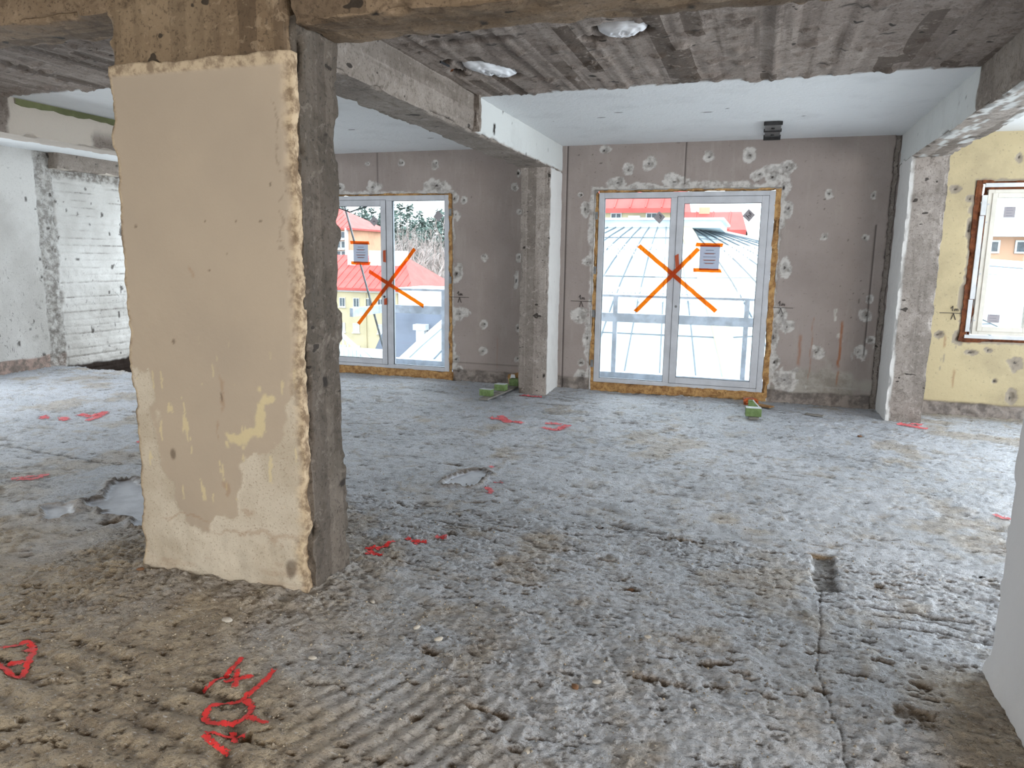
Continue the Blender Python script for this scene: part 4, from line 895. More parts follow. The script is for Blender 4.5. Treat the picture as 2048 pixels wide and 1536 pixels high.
def diamond(cx, cz, label, a=0.068):
    y = YW + 0.024; V = []
    for yy in (y, y + 0.001):
        for k in range(4): V.append((cx + a * math.cos(HP * k + 0.08), yy, cz + a * 1.05 * math.sin(HP * k + 0.08)))
    o = mk('glass_sticker', V, [(0, 1, 2, 3), (7, 6, 5, 4), (0, 4, 5, 1), (1, 5, 6, 2), (2, 6, 7, 3), (3, 7, 4, 0)], M['stick']); tag(o, label, 'sticker')
    b = MB(); R_ = lambda u, v: (cx + (u - v) * 0.7071, y - 0.001, cz + (u + v) * 0.7071)
    for p, q in (((-.02, -.028), (-.02, .026)), ((-.02, 0), (.004, 0)), ((.004, 0), (.004, -.026)), ((.018, -.02), (.018, .02)), ((.028, -.01), (.028, .03))): b.bar(R_(*p), R_(*q), 0.001, 0.006, up=(0.7, 0, 0.7) if p[0] != q[0] else (0.7, 0, -0.7))
    b.build('print', M['ink_k'], o)
diamond(-1.13, 2.08, 'grey diamond sticker on the left pane of the right balcony door')
diamond(-0.14, 2.10, 'grey diamond sticker on the right pane of the right balcony door')
diamond(-4.85, 2.045, 'grey diamond sticker on the left pane of the left balcony door')
diamond(-3.925, 2.105, 'grey diamond sticker on the right pane of the left balcony door')
def sq(x0, x1, z0, z1, label, n):
    y = YW + 0.024; o = MB().box((x0, y, z0), (x1, y + 0.001, z1)).build('glass_sticker', M['stick']); tag(o, label, 'sticker')
    for k in range(n): MB().box((x0 + .02, y - .001, z0 + (k + .6) * (z1 - z0) / n), (x1 - .02 - .01 * (k % 2), y, z0 + (k + .6) * (z1 - z0) / n + .003)).build('text_line', M['ink'], o)
sq(2.33, 2.43, 2.07, 2.175, 'grey square sticker at the top of the right window', 4)
sq(2.30, 2.41, 1.00, 1.085, 'pale square sticker at the bottom of the right window', 3)

# ------------------------------------------------------------------ CEILING FITTINGS
M['film'] = plain('white_plastic_film', (236, 239, 244), 0.4, 0.03)
def plug(cx, cy, a, b_, an, label, seed):
    n, m_ = 20, 40; V = []; F = []
    for i in range(n + 1):
        for j in range(m_):
            rr = i / n; th = 2 * math.pi * j / m_; wob = 1 + 0.06 * math.sin(3 * th + seed) + 0.04 * math.sin(7 * th)
            x = a * rr * wob * math.cos(th); y = b_ * rr * wob * math.sin(th)
            V.append([cx + x * math.cos(an) - y * math.sin(an), cy + x * math.sin(an) + y * math.cos(an), 0])
    V = np.array(V); r_ = np.repeat(np.arange(n + 1) / n, m_)
    cre = 1 - np.abs(f2(V[:, 0] * 1.4 + V[:, 1], V[:, 1] - V[:, 0], 11, 4, seed, 0.6) - 0.5) * 2
    V[:, 2] = 2.94 - 0.045 * np.sqrt(np.clip(1 - r_ ** 2, 0, 1)) - 0.045 * (cre - 0.8) * (1 - r_ ** 3)
    for i in range(n):
        for j in range(m_): F.append((i * m_ + j, i * m_ + (j + 1) % m_, (i + 1) * m_ + (j + 1) % m_, (i + 1) * m_ + j))
    o = mk('ceiling_plug', V, F, M['film'], None, True); tag(o, label, 'plug')
plug(-0.85, 4.56, 0.145, 0.115, 0, 'crumpled white film stuffed in the ceiling hole nearest the viewer', 3)
plug(-1.91, 5.23, 0.12, 0.25, -0.45, 'white film filling the oval ceiling hole near the middle beam', 8)
br = empty('ceiling_bracket', (0.045, 8.15, 2.905)); tag(br, 'black steel bracket on the white ceiling above the right balcony door', 'bracket')
for j, yy in enumerate((-0.42, -0.02)):
    MB().box((-0.075, yy, -0.022), (0.075, yy + 0.36, -0.004)).build('plate', M['steel'], br, bevel=0.003)
    MB().box((-0.085, yy - 0.03, -0.03), (0.085, yy + 0.012, 0.0)).build('flange', M['darksteel'], br, bevel=0.003)
    MB().tube((0.0, yy + 0.2, -0.034), (0.0, yy + 0.2, -0.02), 0.016, 8).build('bolt', M['darksteel'], br)
MB().box((-0.085, 0.34, -0.05), (0.085, 0.38, 0.0)).build('flange', M['darksteel'], br)
# red-brown pipe stub in the small ceiling hole
M['copper'] = plain('orange_brown_pipe', (170, 96, 48), 0.6, 0.2, 30)
o = MB().tube((-2.20, 5.17, 2.925), (-2.20, 5.21, 3.0), 0.022, 10).build('pipe_stub', M['copper']); tag(o, 'rusty pipe stub in the small ceiling hole beside the oval hole', 'pipe')
o = MB().tube((-2.15, 4.88, 2.905), (-2.12, 4.96, 2.895), 0.008, 6).build('wire_end', M['gasket']); o.data.materials[0] = M['gasket']; tag(o, 'bent black wire end hanging from the raw ceiling', 'wire')

# ------------------------------------------------------------------ THINGS ON THE FLOOR
def zf(x, y): return float(floorH(np.array([x]), np.array([y]))[0])
t = T('green_foam_block'); c = t.mix(t.ramp(t.noise(20, 5, 0.7), 0.35, 0.65), (112, 134, 88), (92, 112, 68)); t.bump(t.noise(120, 3), 0.4, 0.004); M['green'] = t.fin(c, 0.85)
M['dusty'] = plain('dusty_top', (206, 214, 214), 0.8, 0.06, 20)
M['plank'] = plain('grey_dusty_board', (140, 136, 130), 0.8, 0.1, 8)
def block(x, y, z, rz, sx, sy, sz, label, cut=False, top=True):
    o = empty('green_block', (x, y, z), rz); tag(o, label, 'block')
    if cut:
        b = MB().hexa([(-sx/2, -sy/2, 0), (sx/2, -sy/2, 0), (sx/2, sy/2, 0), (-sx/2, sy/2, 0), (-sx/2, -sy/2 + .01, sz), (-sx/6, -sy/2 + .01, sz), (-sx/6, sy/2, sz), (-sx/2, sy/2, sz)])
        b.build('block_body', M['green'], o, bevel=0.004)
        MB().hexa([(sx/2 + .004, -sy/2, 0.004), (sx/2 + .01, -sy/2, 0.004), (sx/2 + .01, sy/2, 0.004), (sx/2 + .004, sy/2, 0.004), (-sx/6 + .002, -sy/2 + .01, sz), (-sx/6 + .008, -sy/2 + .01, sz + .003), (-sx/6 + .008, sy/2, sz + .003), (-sx/6 + .002, sy/2, sz)]).build('white_facing', M['dusty'], o)
    else:
        MB().box((-sx/2, -sy/2, 0), (sx/2, sy/2, sz)).build('block_body', M['green'], o, bevel=0.005)
        if top: MB().box((-sx/2 + .002, -sy/2 + .002, sz), (sx/2 - .002, sy/2 - .002, sz + 0.004)).build('white_facing', M['dusty'], o, bevel=0.001)
    return o
pl = MB().box((-0.055, -0.55, 0), (0.055, 0.55, 0.016)).build('plank', M['plank'], None, bevel=0.002)
pl.location = (-2.80, 8.16, 0.014); pl.rotation_euler = (0, 0, math.radians(-4)); tag(pl, 'thin grey board on the floor carrying three green blocks', 'board')
block(-2.865, 7.79, 0.032, math.radians(-9), 0.145, 0.085, 0.075, 'green foam block nearest the viewer on the grey board')
block(-2.825, 8.18, 0.032, math.radians(-6), 0.135, 0.10, 0.075, 'middle one of three green foam blocks on the grey board')
block(-2.775, 8.56, 0.032, math.radians(-3), 0.125, 0.10, 0.085, 'green foam block farthest on the grey board by the column', top=False)
o = member('foam_scrap', (-2.90, 8.66, 0.0), (-2.72, 8.80, 0.16), 0.012, M['foam'], amp=0.03, chip=0.04, seed=1100); tag(o, 'ochre foam scrap in the wall corner behind the green blocks', 'scrap')
o = MB().hexa([(-2.88, 8.655, 0.03), (-2.78, 8.655, 0.03), (-2.78, 8.662, 0.03), (-2.88, 8.662, 0.03), (-2.86, 8.66, 0.15), (-2.81, 8.66, 0.15), (-2.81, 8.667, 0.15), (-2.86, 8.667, 0.15)]).build('foam_piece', M['shim']); tag(o, 'small cream foam piece stuck behind the farthest green block', 'scrap')
p2 = MB().box((-0.05, -0.30, 0), (0.05, 0.32, 0.014)).build('plank', M['plank'], None, bevel=0.002); p2.location = (0.045, 7.98, 0.014); p2.rotation_euler = (0, 0, 0.05)
tag(p2, 'short grey board under the green blocks before the right balcony door', 'board')
block(0.05, 7.80, 0.030, math.radians(4), 0.155, 0.10, 0.085, 'green foam block nearest the viewer before the right balcony door')
block(0.06, 8.16, 0.030, math.radians(4), 0.13, 0.09, 0.095, 'wedge-cut green foam block behind the other one near the right door', cut=True)
o = member('foam_scrap', (-0.05, 8.50, 0.005), (0.10, 8.60, 0.085), 0.01, M['tape_d'], amp=0.02, chip=0.03, seed=1110); tag(o, 'crumpled rust-orange scrap in front of the right balcony door', 'scrap')
M['orange'] = plain('rust_orange_plastic', (186, 92, 40), 0.6, 0.2, 30); o.data.materials[0] = M['orange']
o = MB().box((-0.10, -0.05, 0), (0.12, 0.05, 0.012)).build('wood_offcut', M['foam'], None, bevel=0.002); o.location = (0.14, 8.47, 0.014); o.rotation_euler = (0, 0, -0.5); tag(o, 'flat ochre wood offcut beside the rust-orange scrap', 'offcut')
o = MB().box((-0.09, -0.03, 0), (0.09, 0.03, 0.01)).build('wood_offcut', M['plank'], None, bevel=0.002); o.location = (0.66, 8.16, 0.012); o.rotation_euler = (0, 0, -0.3); tag(o, 'flat grey offcut lying alone on the floor by the facade wall', 'offcut')
# pebbles and chips
def rock(name, r, seed, mat, sq=(1, 1, .6)):
    rg = random.Random(seed); n, k = 6, 9; V = [(0, 0, -r * sq[2])]; F = []
    for i in range(1, n):
        for j in range(k):
            p = math.pi * i / n; q = 2 * math.pi * j / k; rr = r * (1 + rg.uniform(-.16, .16)); V.append((rr * math.sin(p) * math.cos(q) * sq[0], rr * math.sin(p) * math.sin(q) * sq[1], -rr * math.cos(p) * sq[2]))
    V.append((0, 0, r * sq[2]))
    for j in range(k): F.append((0, 1 + (j + 1) % k, 1 + j)); F.append((len(V) - 1, 1 + (n - 2) * k + j, 1 + (n - 2) * k + (j + 1) % k))
    for i in range(n - 2):
        for j in range(k): a = 1 + i * k + j; c_ = 1 + i * k + (j + 1) % k; F.append((a, c_, c_ + k, a + k))
    return mk(name, V, F, M[mat], None, True)
M['peb1'] = plain('pale_stone', (196, 190, 180), 0.8, 0.1, 30); M['peb2'] = plain('grey_stone', (140, 138, 134), 0.8, 0.1, 30); M['peb3'] = plain('brown_stone', (126, 92, 66), 0.8, 0.1, 30)
PB = [(-2.105, 2.46, .021, 1, 'large pale flat pebble below the front face of the plastered pillar'),
 (-1.307, 2.697, .016, 1, 'pale pebble farthest right in the cluster right of the pillar foot'),
 (-1.33, 2.598, .016, 2, 'grey pebble below the pale ones in the cluster right of the pillar foot'),
 (-1.179, 2.644, .017, 1, 'pale round pebble standing apart right of the pebble cluster'),
 (-1.515, 2.369, .015, 2, 'grey pebble to the right above the red sprayed Q'),
 (-1.60, 2.347, .015, 1, 'pale pebble just above the red sprayed Q'),
 (-1.50, 2.46, .014, 2, 'grey pebble between the red letters and the pillar foot'),
 (-1.045, 2.978, .017, 2, 'dark grey stone chip alone right of the pillar in the near floor'),
 (-0.495, 3.445, .018, 3, 'brown stone chip in the gouge at the middle of the floor'),
 (-0.552, 2.50, .017, 3, 'curved brown chip in the lower middle of the floor'),
 (-0.482, 2.56, .016, 1, 'pale sliver beside the curved brown chip on the lower middle floor'),
 (0.314, 3.409, .024, 2, 'grey flake left of the long floor joint below the chiselled slot'),
 (-0.343, 2.945, .013, 1, 'tiny white pebble between the brown chip and the floor joint'),
 (-0.614, 2.088, .018, 1, 'pale crumbly pebble at the bottom edge of the view'),
 (-1.608, 2.853, .012, 1, 'tiny pale pebble close to the dark right foot of the pillar'),
 (-2.84, 2.72, .016, 3, 'brown splinter at the left front corner of the pillar foot'),
 (-3.1, 3.05, .018, 2, 'grey stone left of the pillar below the smooth patch'),
 (1.0, 7.35, .018, 3, 'small brown chip on the far floor before the right column')]
pr = {}
for i, (x_, y_, r_, k_, lb_) in enumerate(PB):
    if k_ not in pr: o = rock('pebble', 1.0, 40 + k_, 'peb%d' % k_, (1.2, .8, .5)); pr[k_] = o
    else: o = pr[k_].copy(); COL.objects.link(o)
    o.location = (x_, y_, zf(x_, y_) + r_ * 0.42); o.scale = (r_, r_, r_); o.rotation_euler = (0, 0, i * 1.3)
    tag(o, lb_, 'pebble', 'loose pebbles and chips on the floor')
# uncountable grit
rg = np.random.RandomState(5); n = 2600
gx = np.concatenate([rg.uniform(-3.3, 1.0, n), rg.normal(-2.3, 0.7, 900), rg.normal(-1.5, 0.35, 500)]); gy = np.concatenate([1.4 + 3.4 * rg.rand(n) ** 1.3, rg.normal(2.45, 0.35, 900), rg.normal(2.5, 0.3, 500)])
ok = (gy > 1.3) & ~((gx > -2.95) & (gx < -1.9) & (gy > 2.78) & (gy < 3.2)); gx = gx[ok]; gy = gy[ok]; n = len(gx)
rr = 0.0022 + 0.0055 * rg.rand(n) ** 3; gz = floorH(gx, gy) + rr * 0.3
tet = np.array([(1, 0, -.3), (-.5, .9, -.3), (-.6, -.8, -.3), (0.2, .1, .8), (-.9, .1, .3)]); V = []
an = rg.uniform(0, 6.28, n); c_, s_ = np.cos(an), np.sin(an)
V = np.stack([gx[:, None] + rr[:, None] * (tet[:, 0] * c_[:, None] - tet[:, 1] * s_[:, None]), gy[:, None] + rr[:, None] * (tet[:, 0] * s_[:, None] + tet[:, 1] * c_[:, None]), gz[:, None] + rr[:, None] * tet[:, 2]], -1).reshape(-1, 3)
fb = np.array([(0, 1, 3), (2, 0, 3), (1, 4, 3), (4, 2, 3), (1, 2, 4), (0, 2, 1)]); F = (fb[None] + (np.arange(n) * 5)[:, None, None]).reshape(-1, 3)
M['grit'] = plain('sandy_grit', (176, 164, 146), 0.85, 0.2, 40)
tag(mk('grit', V, F, M['grit']), 'sandy grit and mortar crumbs scattered over the near floor', 'grit', kind='stuff')

# ------------------------------------------------------------------ OUTSIDE
M['seam_roof'] = plain('pale_sheet_metal', (196, 206, 210), 0.6, 0.04, 1.5)
M['seam'] = plain('grey_seam', (112, 121, 130), 0.6, 0.04)
M['redroof'] = plain('red_sheet_roof', (206, 92, 86), 0.7, 0.06, 0.6)
M['cream'] = plain('cream_render', (204, 190, 158), 0.85, 0.03, 0.5)
M['orangew'] = plain('orange_render', (214, 168, 138), 0.85, 0.04, 0.5)
M['wint'] = plain('grey_window_glass', (96, 104, 112), 0.3, 0.1)
M['white'] = plain('white_trim', (220, 222, 224), 0.6, 0.03)
M['blind'] = plain('white_blind', (200, 210, 212), 0.7, 0.03)
M['rail'] = plain('blue_grey_railing', (226, 234, 248), 0.5, 0.08)
M['grroof'] = plain('blue_grey_roof', (118, 124, 140), 0.7, 0.06, 0.7)
M['con'] = plain('hazed_pine_needles', (122, 140, 132), 0.9, 0.2, 0.5); M['bark'] = plain('grey_brown_bark', (92, 80, 72), 0.9, 0.2, 1)  # needles lightened, distance haze is put into their colour
M['birch'] = plain('pale_birch_bark', (196, 184, 180), 0.9, 0.15, 1)
M['hill'] = plain('brown_hillside', (128, 122, 112), 0.9, 0.15, 0.1)
# balcony
bal = empty('balcony'); tag(bal, 'narrow concrete balcony with grey metal railing outside both doors', 'balcony')
MB().box((-5.42, 9.08, -0.22), (0.9, 10.2, -0.06)).build('floor_slab', M['seam'], bal)
MB().box((-5.42, 10.06, -0.06), (0.9, 10.2, 0.045)).build('upstand', M['rail'], bal); MB().box((-5.42, 9.08, -0.06), (-5.30, 10.06, 0.045)).build('upstand', M['rail'], bal)
rl_ = empty('railing'); rl_.parent = bal
MB().box((-5.40, 10.07, 0.745), (0.9, 10.12, 0.865)).build('mid_rail', M['rail'], rl_)
MB().box((-5.40, 10.085, 1.085), (0.9, 10.115, 1.115)).build('top_rail', M['rail'], rl_)
MB().box((-5.40, 9.10, 0.745), (-5.35, 10.07, 0.865)).build('mid_rail', M['rail'], rl_)
for x_ in (-5.36, -4.40, -3.1, -1.83, -0.105, 0.85): MB().box((x_ - .03, 10.075, -0.05), (x_ + .03, 10.125, 1.10)).build('post', M['rail'], rl_)
o = MB().tube((-5.56, 8.95, 2.26), (-5.273, 8.95, 2.17), 0.009, 6).tube((-5.273, 8.95, 2.17), (-4.99, 8.95, 2.25), 0.009, 6).build('cable', M['gasket']); tag(o, 'black cable sagging outside the top of the left balcony door', 'cable')
MB().tube((-5.98, 9.95, 2.42), (-5.31, 9.95, 0.12), 0.016, 8).build('brace', M['steel'], bal)

# big faceted metal roof behind the right door
def prof(t): return -1.3 + 3.83 * (t + 0.12 * 4 * t * (1 - t)) if t >= 0 else -1.3 + 3.83 * t * 1.35
top = [(-4.47, 22), (-2.14, 22), (-1.31, 26), (-3.0, 28.5), (-4.9, 26)]
bot = [(-8.5, 16), (-0.23, 16), (9.0, 25), (2.0, 40), (-9.5, 27)]
rf = empty('hipped_metal_roof'); tag(rf, 'large pale grey seamed metal roof seen through the right balcony door', 'roof')
def rp(A, B, t): return (A[0] + (B[0] - A[0]) * (1 - t), A[1] + (B[1] - A[1]) * (1 - t), prof(t))
TS = [-0.2, 0, .12, .25, .37, .5, .62, .75, .88, 1.0]
for k in range(5):
    k2 = (k + 1) % 5; V = []; F = []
    for t_ in TS: V += [rp(top[k], bot[k], t_), rp(top[k2], bot[k2], t_)]
    for i in range(len(TS) - 1): F.append((2 * i, 2 * i + 1, 2 * i + 3, 2 * i + 2))
    mk('roof_face', V, F, M['seam_roof'], rf)
mk('roof_face', [(x, y, prof(1.0)) for x, y in top], [(0, 1, 2, 3, 4)], M['seam_roof'], rf)
def seamline(A, B, t0=-0.2, t1=1.0, w=0.05, h=0.05, name='seam', mat='seam'):
    b = MB(); tt = [t for t in TS if t0 <= t <= t1]
    P = [Vector(rp(A, B, t_)) + Vector((0, 0, h / 2)) for t_ in tt]
    for p, q in zip(P[:-1], P[1:]): b.bar(p, q, w, h)
    return b.build(name, M[mat], rf)
lerp = lambda A, B, s: (A[0] + (B[0] - A[0]) * s, A[1] + (B[1] - A[1]) * s)
for i in range(1, 10): s_ = i / 10; seamline(lerp(top[0], top[1], s_), lerp(bot[0], bot[1], s_), w=0.022, h=0.035)
for i in range(1, 9): s_ = i / 9; seamline(lerp(top[1], top[2], s_), lerp(bot[1], bot[2], s_), w=0.022, h=0.035)
for i in range(1, 8): s_ = i / 8; seamline(lerp(top[4], top[0], s_), lerp(bot[4], bot[0], s_), w=0.022, h=0.035)
seamline(top[0], bot[0], w=0.22, h=0.08, name='hip_flashing', mat='white'); seamline(top[2], bot[2], w=0.22, h=0.08, name='hip_flashing', mat='white')
seamline(top[1], bot[1], w=0.42, h=0.06, name='hip_flashing', mat='cream')
for j, t_ in enumerate((-0.1, 0.05, 0.22, 0.52, 0.85)):
    for (a, b_) in ((0, 1), (1, 2)):
        p = Vector(rp(top[a], bot[a], t_)) + Vector((0, 0, .01)); q = Vector(rp(top[b_], bot[b_], t_)) + Vector((0, 0, .01)); MB().bar(p, q, 0.02, 0.02).build('cross_joint', M['seam'], rf)
MB().box((-4.5, 21.9, 2.50), (-1.1, 26.5, 2.72)).build('roof_crown', M['seam_roof'], rf); MB().box((-4.6, 21.8, 2.72), (-1.0, 26.6, 2.78)).build('crown_cap', M['white'], rf)
def guard(P, Q, n, h=0.26, label=None):
    P = Vector(P) + Vector((0, 0, .10)); Q = Vector(Q) + Vector((0, 0, .10)); g = empty('snow_guard'); g.parent = rf
    u = Vector((0, 0, 1)); b = MB(); b.bar(P, Q, .03, .025); b.bar(P + u * h, Q + u * h, .03, .025); b.build('guard_rail', M['rail'], g)
    b = MB()
    for i in range(n):
        a = P + (Q - P) * (i / n); c = P + (Q - P) * ((i + 1) / n); m_ = (a + c) / 2
        b.bar(a, m_ + u * h * .5, .015, .015); b.bar(m_ + u * h * .5, a + u * h, .015, .015); b.bar(c, m_ + u * h * .5, .015, .015); b.bar(m_ + u * h * .5, c + u * h, .015, .015)
        b.bar(m_ - u * .07, m_ - u * .02, .04, .04, up=(1, 0, 0))
    b.build('lattice', M['rail'], g)
for t_, n_ in ((0.655, 42), (0.37, 52)):
    A0, A1 = rp(top[0], bot[0], t_), rp(top[1], bot[1], t_); B1 = rp(top[2], bot[2], t_)
    L = lambda a, b_, s: tuple(a[i] + (b_[i] - a[i]) * s for i in range(3))
    guard(L(A0, A1, .12), L(A0, A1, 0.93), n_); guard(L(A1, B1, .08), L(A1, B1, 0.9), n_)
# support under the roof so it does not float
MB().box((-7.5, 15.5, -9), (-0.5, 27, -3.3)).build('wall', M['cream'], rf)

def windows(parent, xs_, zs_, y, w, h, mat='wint', sill=True):
    for z_ in zs_:
        for x_ in xs_:
            f = MB(); frame(f, x_ - w / 2, x_ + w / 2, z_ - h / 2, z_ + h / 2, y - 0.08, y + 0.02, w * .09)
            if sill: f.box((x_ - w * .6, y - 0.2, z_ - h / 2 - .1), (x_ + w * .6, y, z_ - h / 2))
            f.box((x_ - w * .03, y - 0.06, z_ - h / 2), (x_ + w * .03, y, z_ + h / 2))
            o = f.build('window', M['white'], parent)
            MB().box((x_ - w / 2, y - 0.03, z_ - h / 2), (x_ + w / 2, y + 0.01, z_ + h / 2)).build('pane', M[mat], o)
def hiproof(parent, x0, x1, y0, y1, ze, zr, hipx0, hipx1, name='roof'):
    ym = (y0 + y1) / 2
    V = [(x0, y0, ze), (x1, y0, ze), (x1, y1, ze), (x0, y1, ze), (x0 + hipx0, ym, zr), (x1 - hipx1, ym, zr), (x0, y0, ze - .3), (x1, y0, ze - .3), (x1, y1, ze - .3), (x0, y1, ze - .3)]
    o = mk(name, V, [(0, 1, 5, 4), (1, 2, 5), (2, 3, 4, 5), (3, 0, 4), (6, 7, 1, 0), (7, 8, 2, 1), (8, 9, 3, 2), (9, 6, 0, 3)], M['redroof'], parent)
    b = MB(); n = int((x1 - x0) / 1.0)
    for i in range(1, n):
        x_ = x0 + (x1 - x0) * i / n; xt = min(max(x_, x0 + hipx0), x1 - hipx1); s = 1.0
        if x_ < x0 + hipx0: s = (x_ - x0) / hipx0; xt = x_
        if x_ > x1 - hipx1: s = (x1 - x_) / hipx1; xt = x_
        b.bar((x_, y0, ze + .03), (xt, y0 + (ym - y0) * s, ze + (zr - ze) * s + .03), .08, .08)
    b.build('roof_seams', M['redroof'], o); return o
# building with red roof (left door), y = 80
g = empty('apartment_building', (0, 0, 0)); tag(g, 'cream building with long red roof seen through the left balcony door', 'building')
MB().box((-62, 80, -24), (-41.0, 92, -2.6)).build('wall', M['cream'], g); MB().box((-62.2, 79.7, -2.85), (-40.6, 80, -2.45)).build('eaves_board', M['white'], g)
hiproof(g, -63, -38.6, 79.4, 93, -2.35, 1.6, 6, 4.5)
windows(g, (-54.4, -52.4, -50.4, -48.48, -46.52, -44.9, -43.2), (-4.15,), 80, 0.85, 1.15); windows(g, (-54.4, -52.4, -50.4, -48.6, -46.6, -43.2), (-7.25,), 80, 0.9, 1.15, 'blind'); windows(g, (-54.4, -52.4, -50.4, -48.6, -46.6, -43.2), (-10.05,), 80, 0.95, 1.2, 'blind')
MB().tube((-45.2, 79.9, -2.8), (-45.2, 79.9, -14), 0.08, 8).build('downpipe', M['cream'], g)
for x_, w_ in ((-50.0, 1.2), (-46.9, 2.0), (-43.4, 1.0)): MB().box((x_, 84, 0.3), (x_ + w_, 86, 2.2)).build('chimney', M['white'], g)
# tower building y = 110
g = empty('apartment_building'); tag(g, 'taller orange-cream block with glazed balconies beside the pillar edge', 'building')
MB().box((-78, 110, -20), (-64.9, 122, 6.0)).build('wall', M['orangew'], g); hiproof(g, -79.5, -64.2, 109.4, 123, 6.0, 9.6, 6, 6)
for z_ in (5.0, 3.4, 1.8, 0.3):
    MB().box((-68.2, 109.2, z_ - 1.0), (-65.6, 110, z_ - 0.75)).build('balcony_slab', M['white'], g)
    for x_ in (-67.8, -67.0, -66.1): 
        f = MB(); frame(f, x_ - .38, x_ + .38, z_ - .7, z_ + .45, 109.75, 110.0, 0.08); o = f.build('window', M['white'], g); MB().box((x_ - .3, 109.85, z_ - .6), (x_ + .3, 109.98, z_ + .38)).build('pane', M['wint'], o)
MB().box((-68.6, 109.3, -1), (-68.3, 110, 6)).build('pilaster', M['white'], g); MB().box((-65.5, 109.3, -1), (-65.2, 110, 6)).build('pilaster', M['white'], g)
# far building behind the metal roof
g = empty('apartment_building'); tag(g, 'cream house with red roof above the metal roof in the right door', 'building')
MB().box((-14, 50, -10), (-5.45, 60, 4.75)).build('wall', M['cream'], g); MB().box((-14.2, 49.8, 4.65), (-5.3, 50, 4.82)).build('eaves_board', M['white'], g); hiproof(g, -14.5, -5.2, 49.6, 60.5, 4.9, 8.6, 3, .4)
windows(g, (-12.0, -9.25, -6.9), (4.2,), 50, 0.75, 0.85); MB().box((-8.35, 49.4, 3.4), (-7.6, 50, 4.4)).build('chimney', M['white'], g)
g = empty('apartment_building'); tag(g, 'low house with long red roof behind the metal roof crown', 'building')
MB().box((-5.2, 51, -10), (-0.9, 60, 3.55)).build('wall', M['cream'], g); hiproof(g, -5.4, -0.9, 50.4, 56.0, 3.55, 4.85, .3, .4)
MB().box((-4.1, 52.9, 4.5), (-3.4, 53.5, 5.15)).build('chimney', M['cream'], g)
# annex
g = empty('annex_building'); tag(g, 'blue-grey gabled annex with white roof box seen through the left door', 'building')
mk('roof', [(-17.2, 30, -4.0), (-12.0, 30, -4.0), (-12.0, 30, -0.8), (-15.6, 30, -0.8), (-17.2, 36, -4.0), (-12.0, 36, -4), (-12, 36, -0.8), (-15.6, 36, -0.8)], [(0, 1, 2, 3), (3, 2, 6, 7), (1, 5, 6, 2), (4, 0, 3, 7)], M['grroof'], g)
MB().box((-15.5, 30.4, -0.8), (-12.6, 33, 0.17)).build('roof_box', M['white'], g); MB().box((-15.7, 30.2, -1.05), (-12.4, 31, -0.78)).build('cornice', M['white'], g)
MB().box((-14.3, 29.7, -3.1), (-13.9, 30, -1.6)).build('chimney', M['white'], g); MB().box((-14.4, 29.6, -1.65), (-13.8, 30, -1.4)).build('chimney_cap', M['white'], g)
MB().box((-17.0, 30, -10), (-12.2, 35, -3.95)).build('wall', M['white'], g)
g = empty('roof_stair'); tag(g, 'white steel stair with slatted railing seen behind the left door handle', 'stair')
b = MB(); b.bar((-13.5, 22, -1.0), (-11.4, 22, -2.6), .08, .12); b.bar((-13.5, 22, -2.9), (-12.0, 22, -4.0), .08, .12); b.build('handrail', M['white'], g)
for i in range(14): x_ = -13.5 + i * 0.16; MB().bar((x_, 22, -1.0 - i * .122), (x_, 22, -3.2 - i * .1), .03, .05, up=(0, 1, 0)).build('baluster', M['blind'], g)
MB().box((-13.8, 22.1, -5.0), (-11.9, 22.6, -1.6)).build('wall', M['blind'], g)
# side roof and orange building behind the right window
g = empty('side_roof'); tag(g, 'pale seamed roof sloping down outside the right window', 'roof')
P4 = [Vector(v) for v in ((4.5, 20, -1.6), (16, 20, -3.2), (16, 34, 1.3), (4.5, 34, 2.1))]
b = MB(); b.hexa([p - Vector((0, 0, .3)) for p in P4] + P4); b.build('roof_face', M['seam_roof'], g)
for i in range(1, 12):
    s_ = i / 12; MB().bar(P4[0].lerp(P4[3], s_) + Vector((0, 0, .03)), P4[1].lerp(P4[2], s_) + Vector((0, 0, .03)), .04, .05).build('seam', M['seam'], g)
b = MB(); b.bar((6.0, 24.0, 0.35), (7.4, 24.2, 0.2), .03, .03); b.bar((6.0, 24.0, 0.12), (7.4, 24.2, -0.03), .03, .03)
for i in range(10): b.bar((6.0 + i * .155, 24.0 + .02 * i, 0.10), (6.0 + i * .155 + .05, 24.0 + .02 * i, 0.36), .02, .03, up=(0, 1, 0))
b.build('snow_guard', M['rail'], g); MB().box((4.6, 21, -9), (15.9, 33, -3.0)).build('wall', M['cream'], g)
g = empty('apartment_building'); tag(g, 'orange building with pale blue roof seen through the right window', 'building')
MB().box((6, 40, -6), (19, 50, 3.0)).build('wall', M['orangew'], g); MB().box((5.6, 39.4, 2.85), (19.4, 40.2, 3.15)).build('cornice', M['white'], g)
mk('roof', [(5.5, 39.5, 3.15), (19.5, 39.5, 3.15), (19.5, 47, 7.5), (5.5, 47, 7.5), (5.5, 50, 3.15), (19.5, 50, 3.15)], [(0, 1, 2, 3), (3, 2, 5, 4), (0, 3, 4), (1, 5, 2)], M['seam_roof'], g)
windows(g, (8.6, 10.1, 11.6, 13.1), (2.4,), 40, 0.9, 0.6, sill=False)
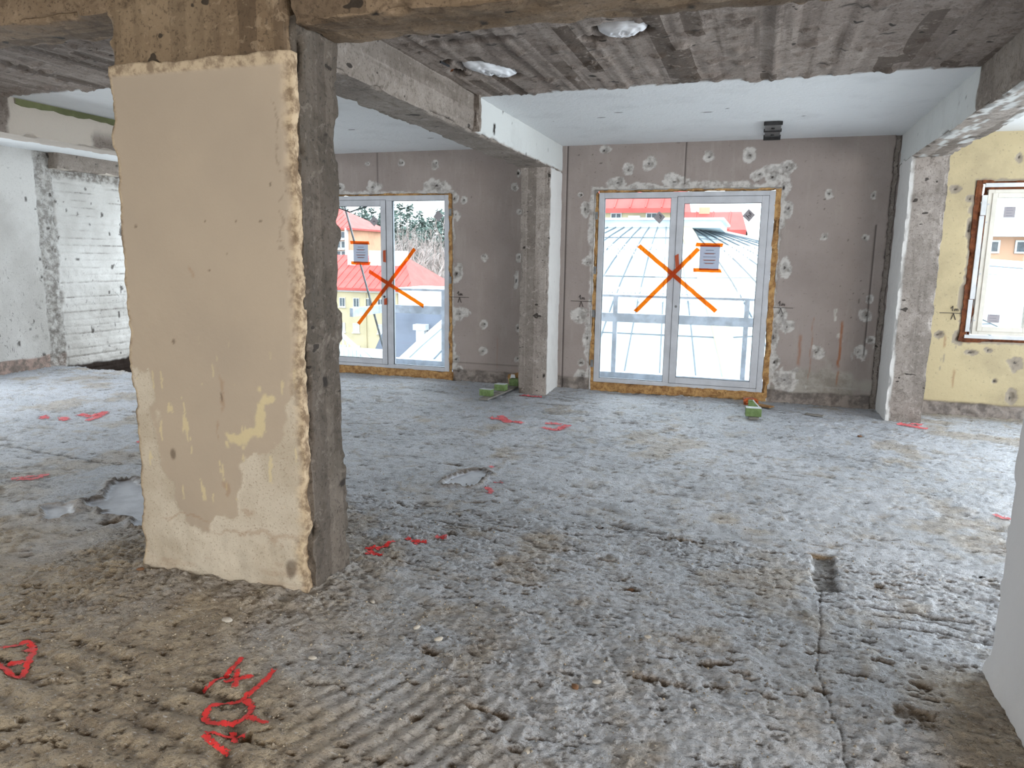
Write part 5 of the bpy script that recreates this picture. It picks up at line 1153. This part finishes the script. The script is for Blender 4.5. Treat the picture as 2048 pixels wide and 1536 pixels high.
# ground, hillside, forest
hx_ = np.linspace(-260, 120, 60); hy_ = np.linspace(11.5, 330, 50); X, Y = np.meshgrid(hx_, hy_)
Z = -12 + 19 * ss(120, 230, Y + 0.25 * np.abs(X + 60)) * ss(40, -60, X) + (f2(X, Y, 0.03, 3, 1200) - .5) * 3
tag(mk('ground', np.stack([X, Y, Z], -1).reshape(-1, 3), gridF(60, 50), M['hill'], None, True), 'distant brown ground rising into a wooded hillside', 'ground', kind='structure')
def gz(x, y): return float(-12 + 19 * ss(120, 230, np.array(y + 0.25 * abs(x + 60))) * ss(40, -60, np.array(float(x))) + (f2(np.array([x]), np.array([y]), 0.03, 3, 1200)[0] - .5) * 3)
def pine(seed):
    rg_ = random.Random(seed); tr = MB().tube((0, 0, 0), (0, 0, 13), .22, 6, .06); h = 14; b = MB()
    for k in range(210):
        z = 5.0 + (h - 5.0) * rg_.random() ** .8; r = (1.0 - (z - 4) / (h - 3)) * 2.6 + .35; a = rg_.uniform(0, 6.28); L = r * rg_.uniform(.5, 1.05)
        p = Vector((math.cos(a) * L, math.sin(a) * L, z + rg_.uniform(-.4, .3))); s = rg_.uniform(.35, .8)
        q = [p + Vector((rg_.uniform(-s, s), rg_.uniform(-s, s), rg_.uniform(-s * .5, s * .6))) for _ in range(4)]
        b.add(q, [(0, 1, 2), (0, 2, 3), (0, 3, 1), (1, 3, 2)])
    return tr, b
def bare(seed):
    rg_ = random.Random(seed); b = MB()
    def br_(p, d, L, r, n):
        q = p + d * L; b.tube(p, q, r, 4, r * .6)
        if n == 0: return
        for _ in range(3 if n > 1 else 4):
            dd = (d + Vector((rg_.uniform(-.75, .75), rg_.uniform(-.75, .75), rg_.uniform(-.1, .5)))).normalized(); br_(p + d * L * rg_.uniform(.45, 1), dd, L * rg_.uniform(.5, .72), r * .55, n - 1)
    br_(Vector((0, 0, 0)), Vector((rg_.uniform(-.05, .05), 0, 1)), 5.2, .16, 4)
    return b
tp_ = []
for k in range(3):
    o = empty('pine_tree'); tr, b = pine(50 + k); tr.build('trunk', M['bark'], o); b.build('crown', M['con'], o); tp_.append(o)
bp_ = [bare(70 + k).build('bare_tree', M['birch']) for k in range(3)]
rg = random.Random(9); cnt = 0
def place(protos, i, x, y, z, s, lab, grp):
    p = protos[i % 3]
    if i < 3: o = p
    else:
        o = p.copy(); COL.objects.link(o)
        for ch in p.children: c_ = ch.copy(); COL.objects.link(c_); c_.parent = o
    o.location = (x, y, z); o.rotation_euler = (0, 0, i * 2.1); o.scale = (s, s, s); tag(o, lab, 'tree', grp)
for i in range(64):
    y = 150 + 14 * rg.random() + (i % 4) * 9; x = -y * (0.40 + 0.25 * (i / 64)) ; place(tp_, i, x, y, gz(x, y) - 1.5 - 0.02 * (y - 150), rg.uniform(.85, 1.15), 'tall dark pine among the hillside forest seen through the left door', 'pines on the hillside')
for i in range(48):
    y = 100 + 40 * rg.random(); x = -y * (0.36 + 0.24 * (i / 48))
    if x < -54 and y < 132: y = 132 + (i % 5) * 3; x = -y * (0.36 + 0.24 * (i / 48))
    place(bp_, i, x, y, gz(x, y) - 0.5, rg.uniform(1.4, 1.8), 'leafless pale tree below the pines seen through the left door', 'bare trees below the pines')
print('script done')
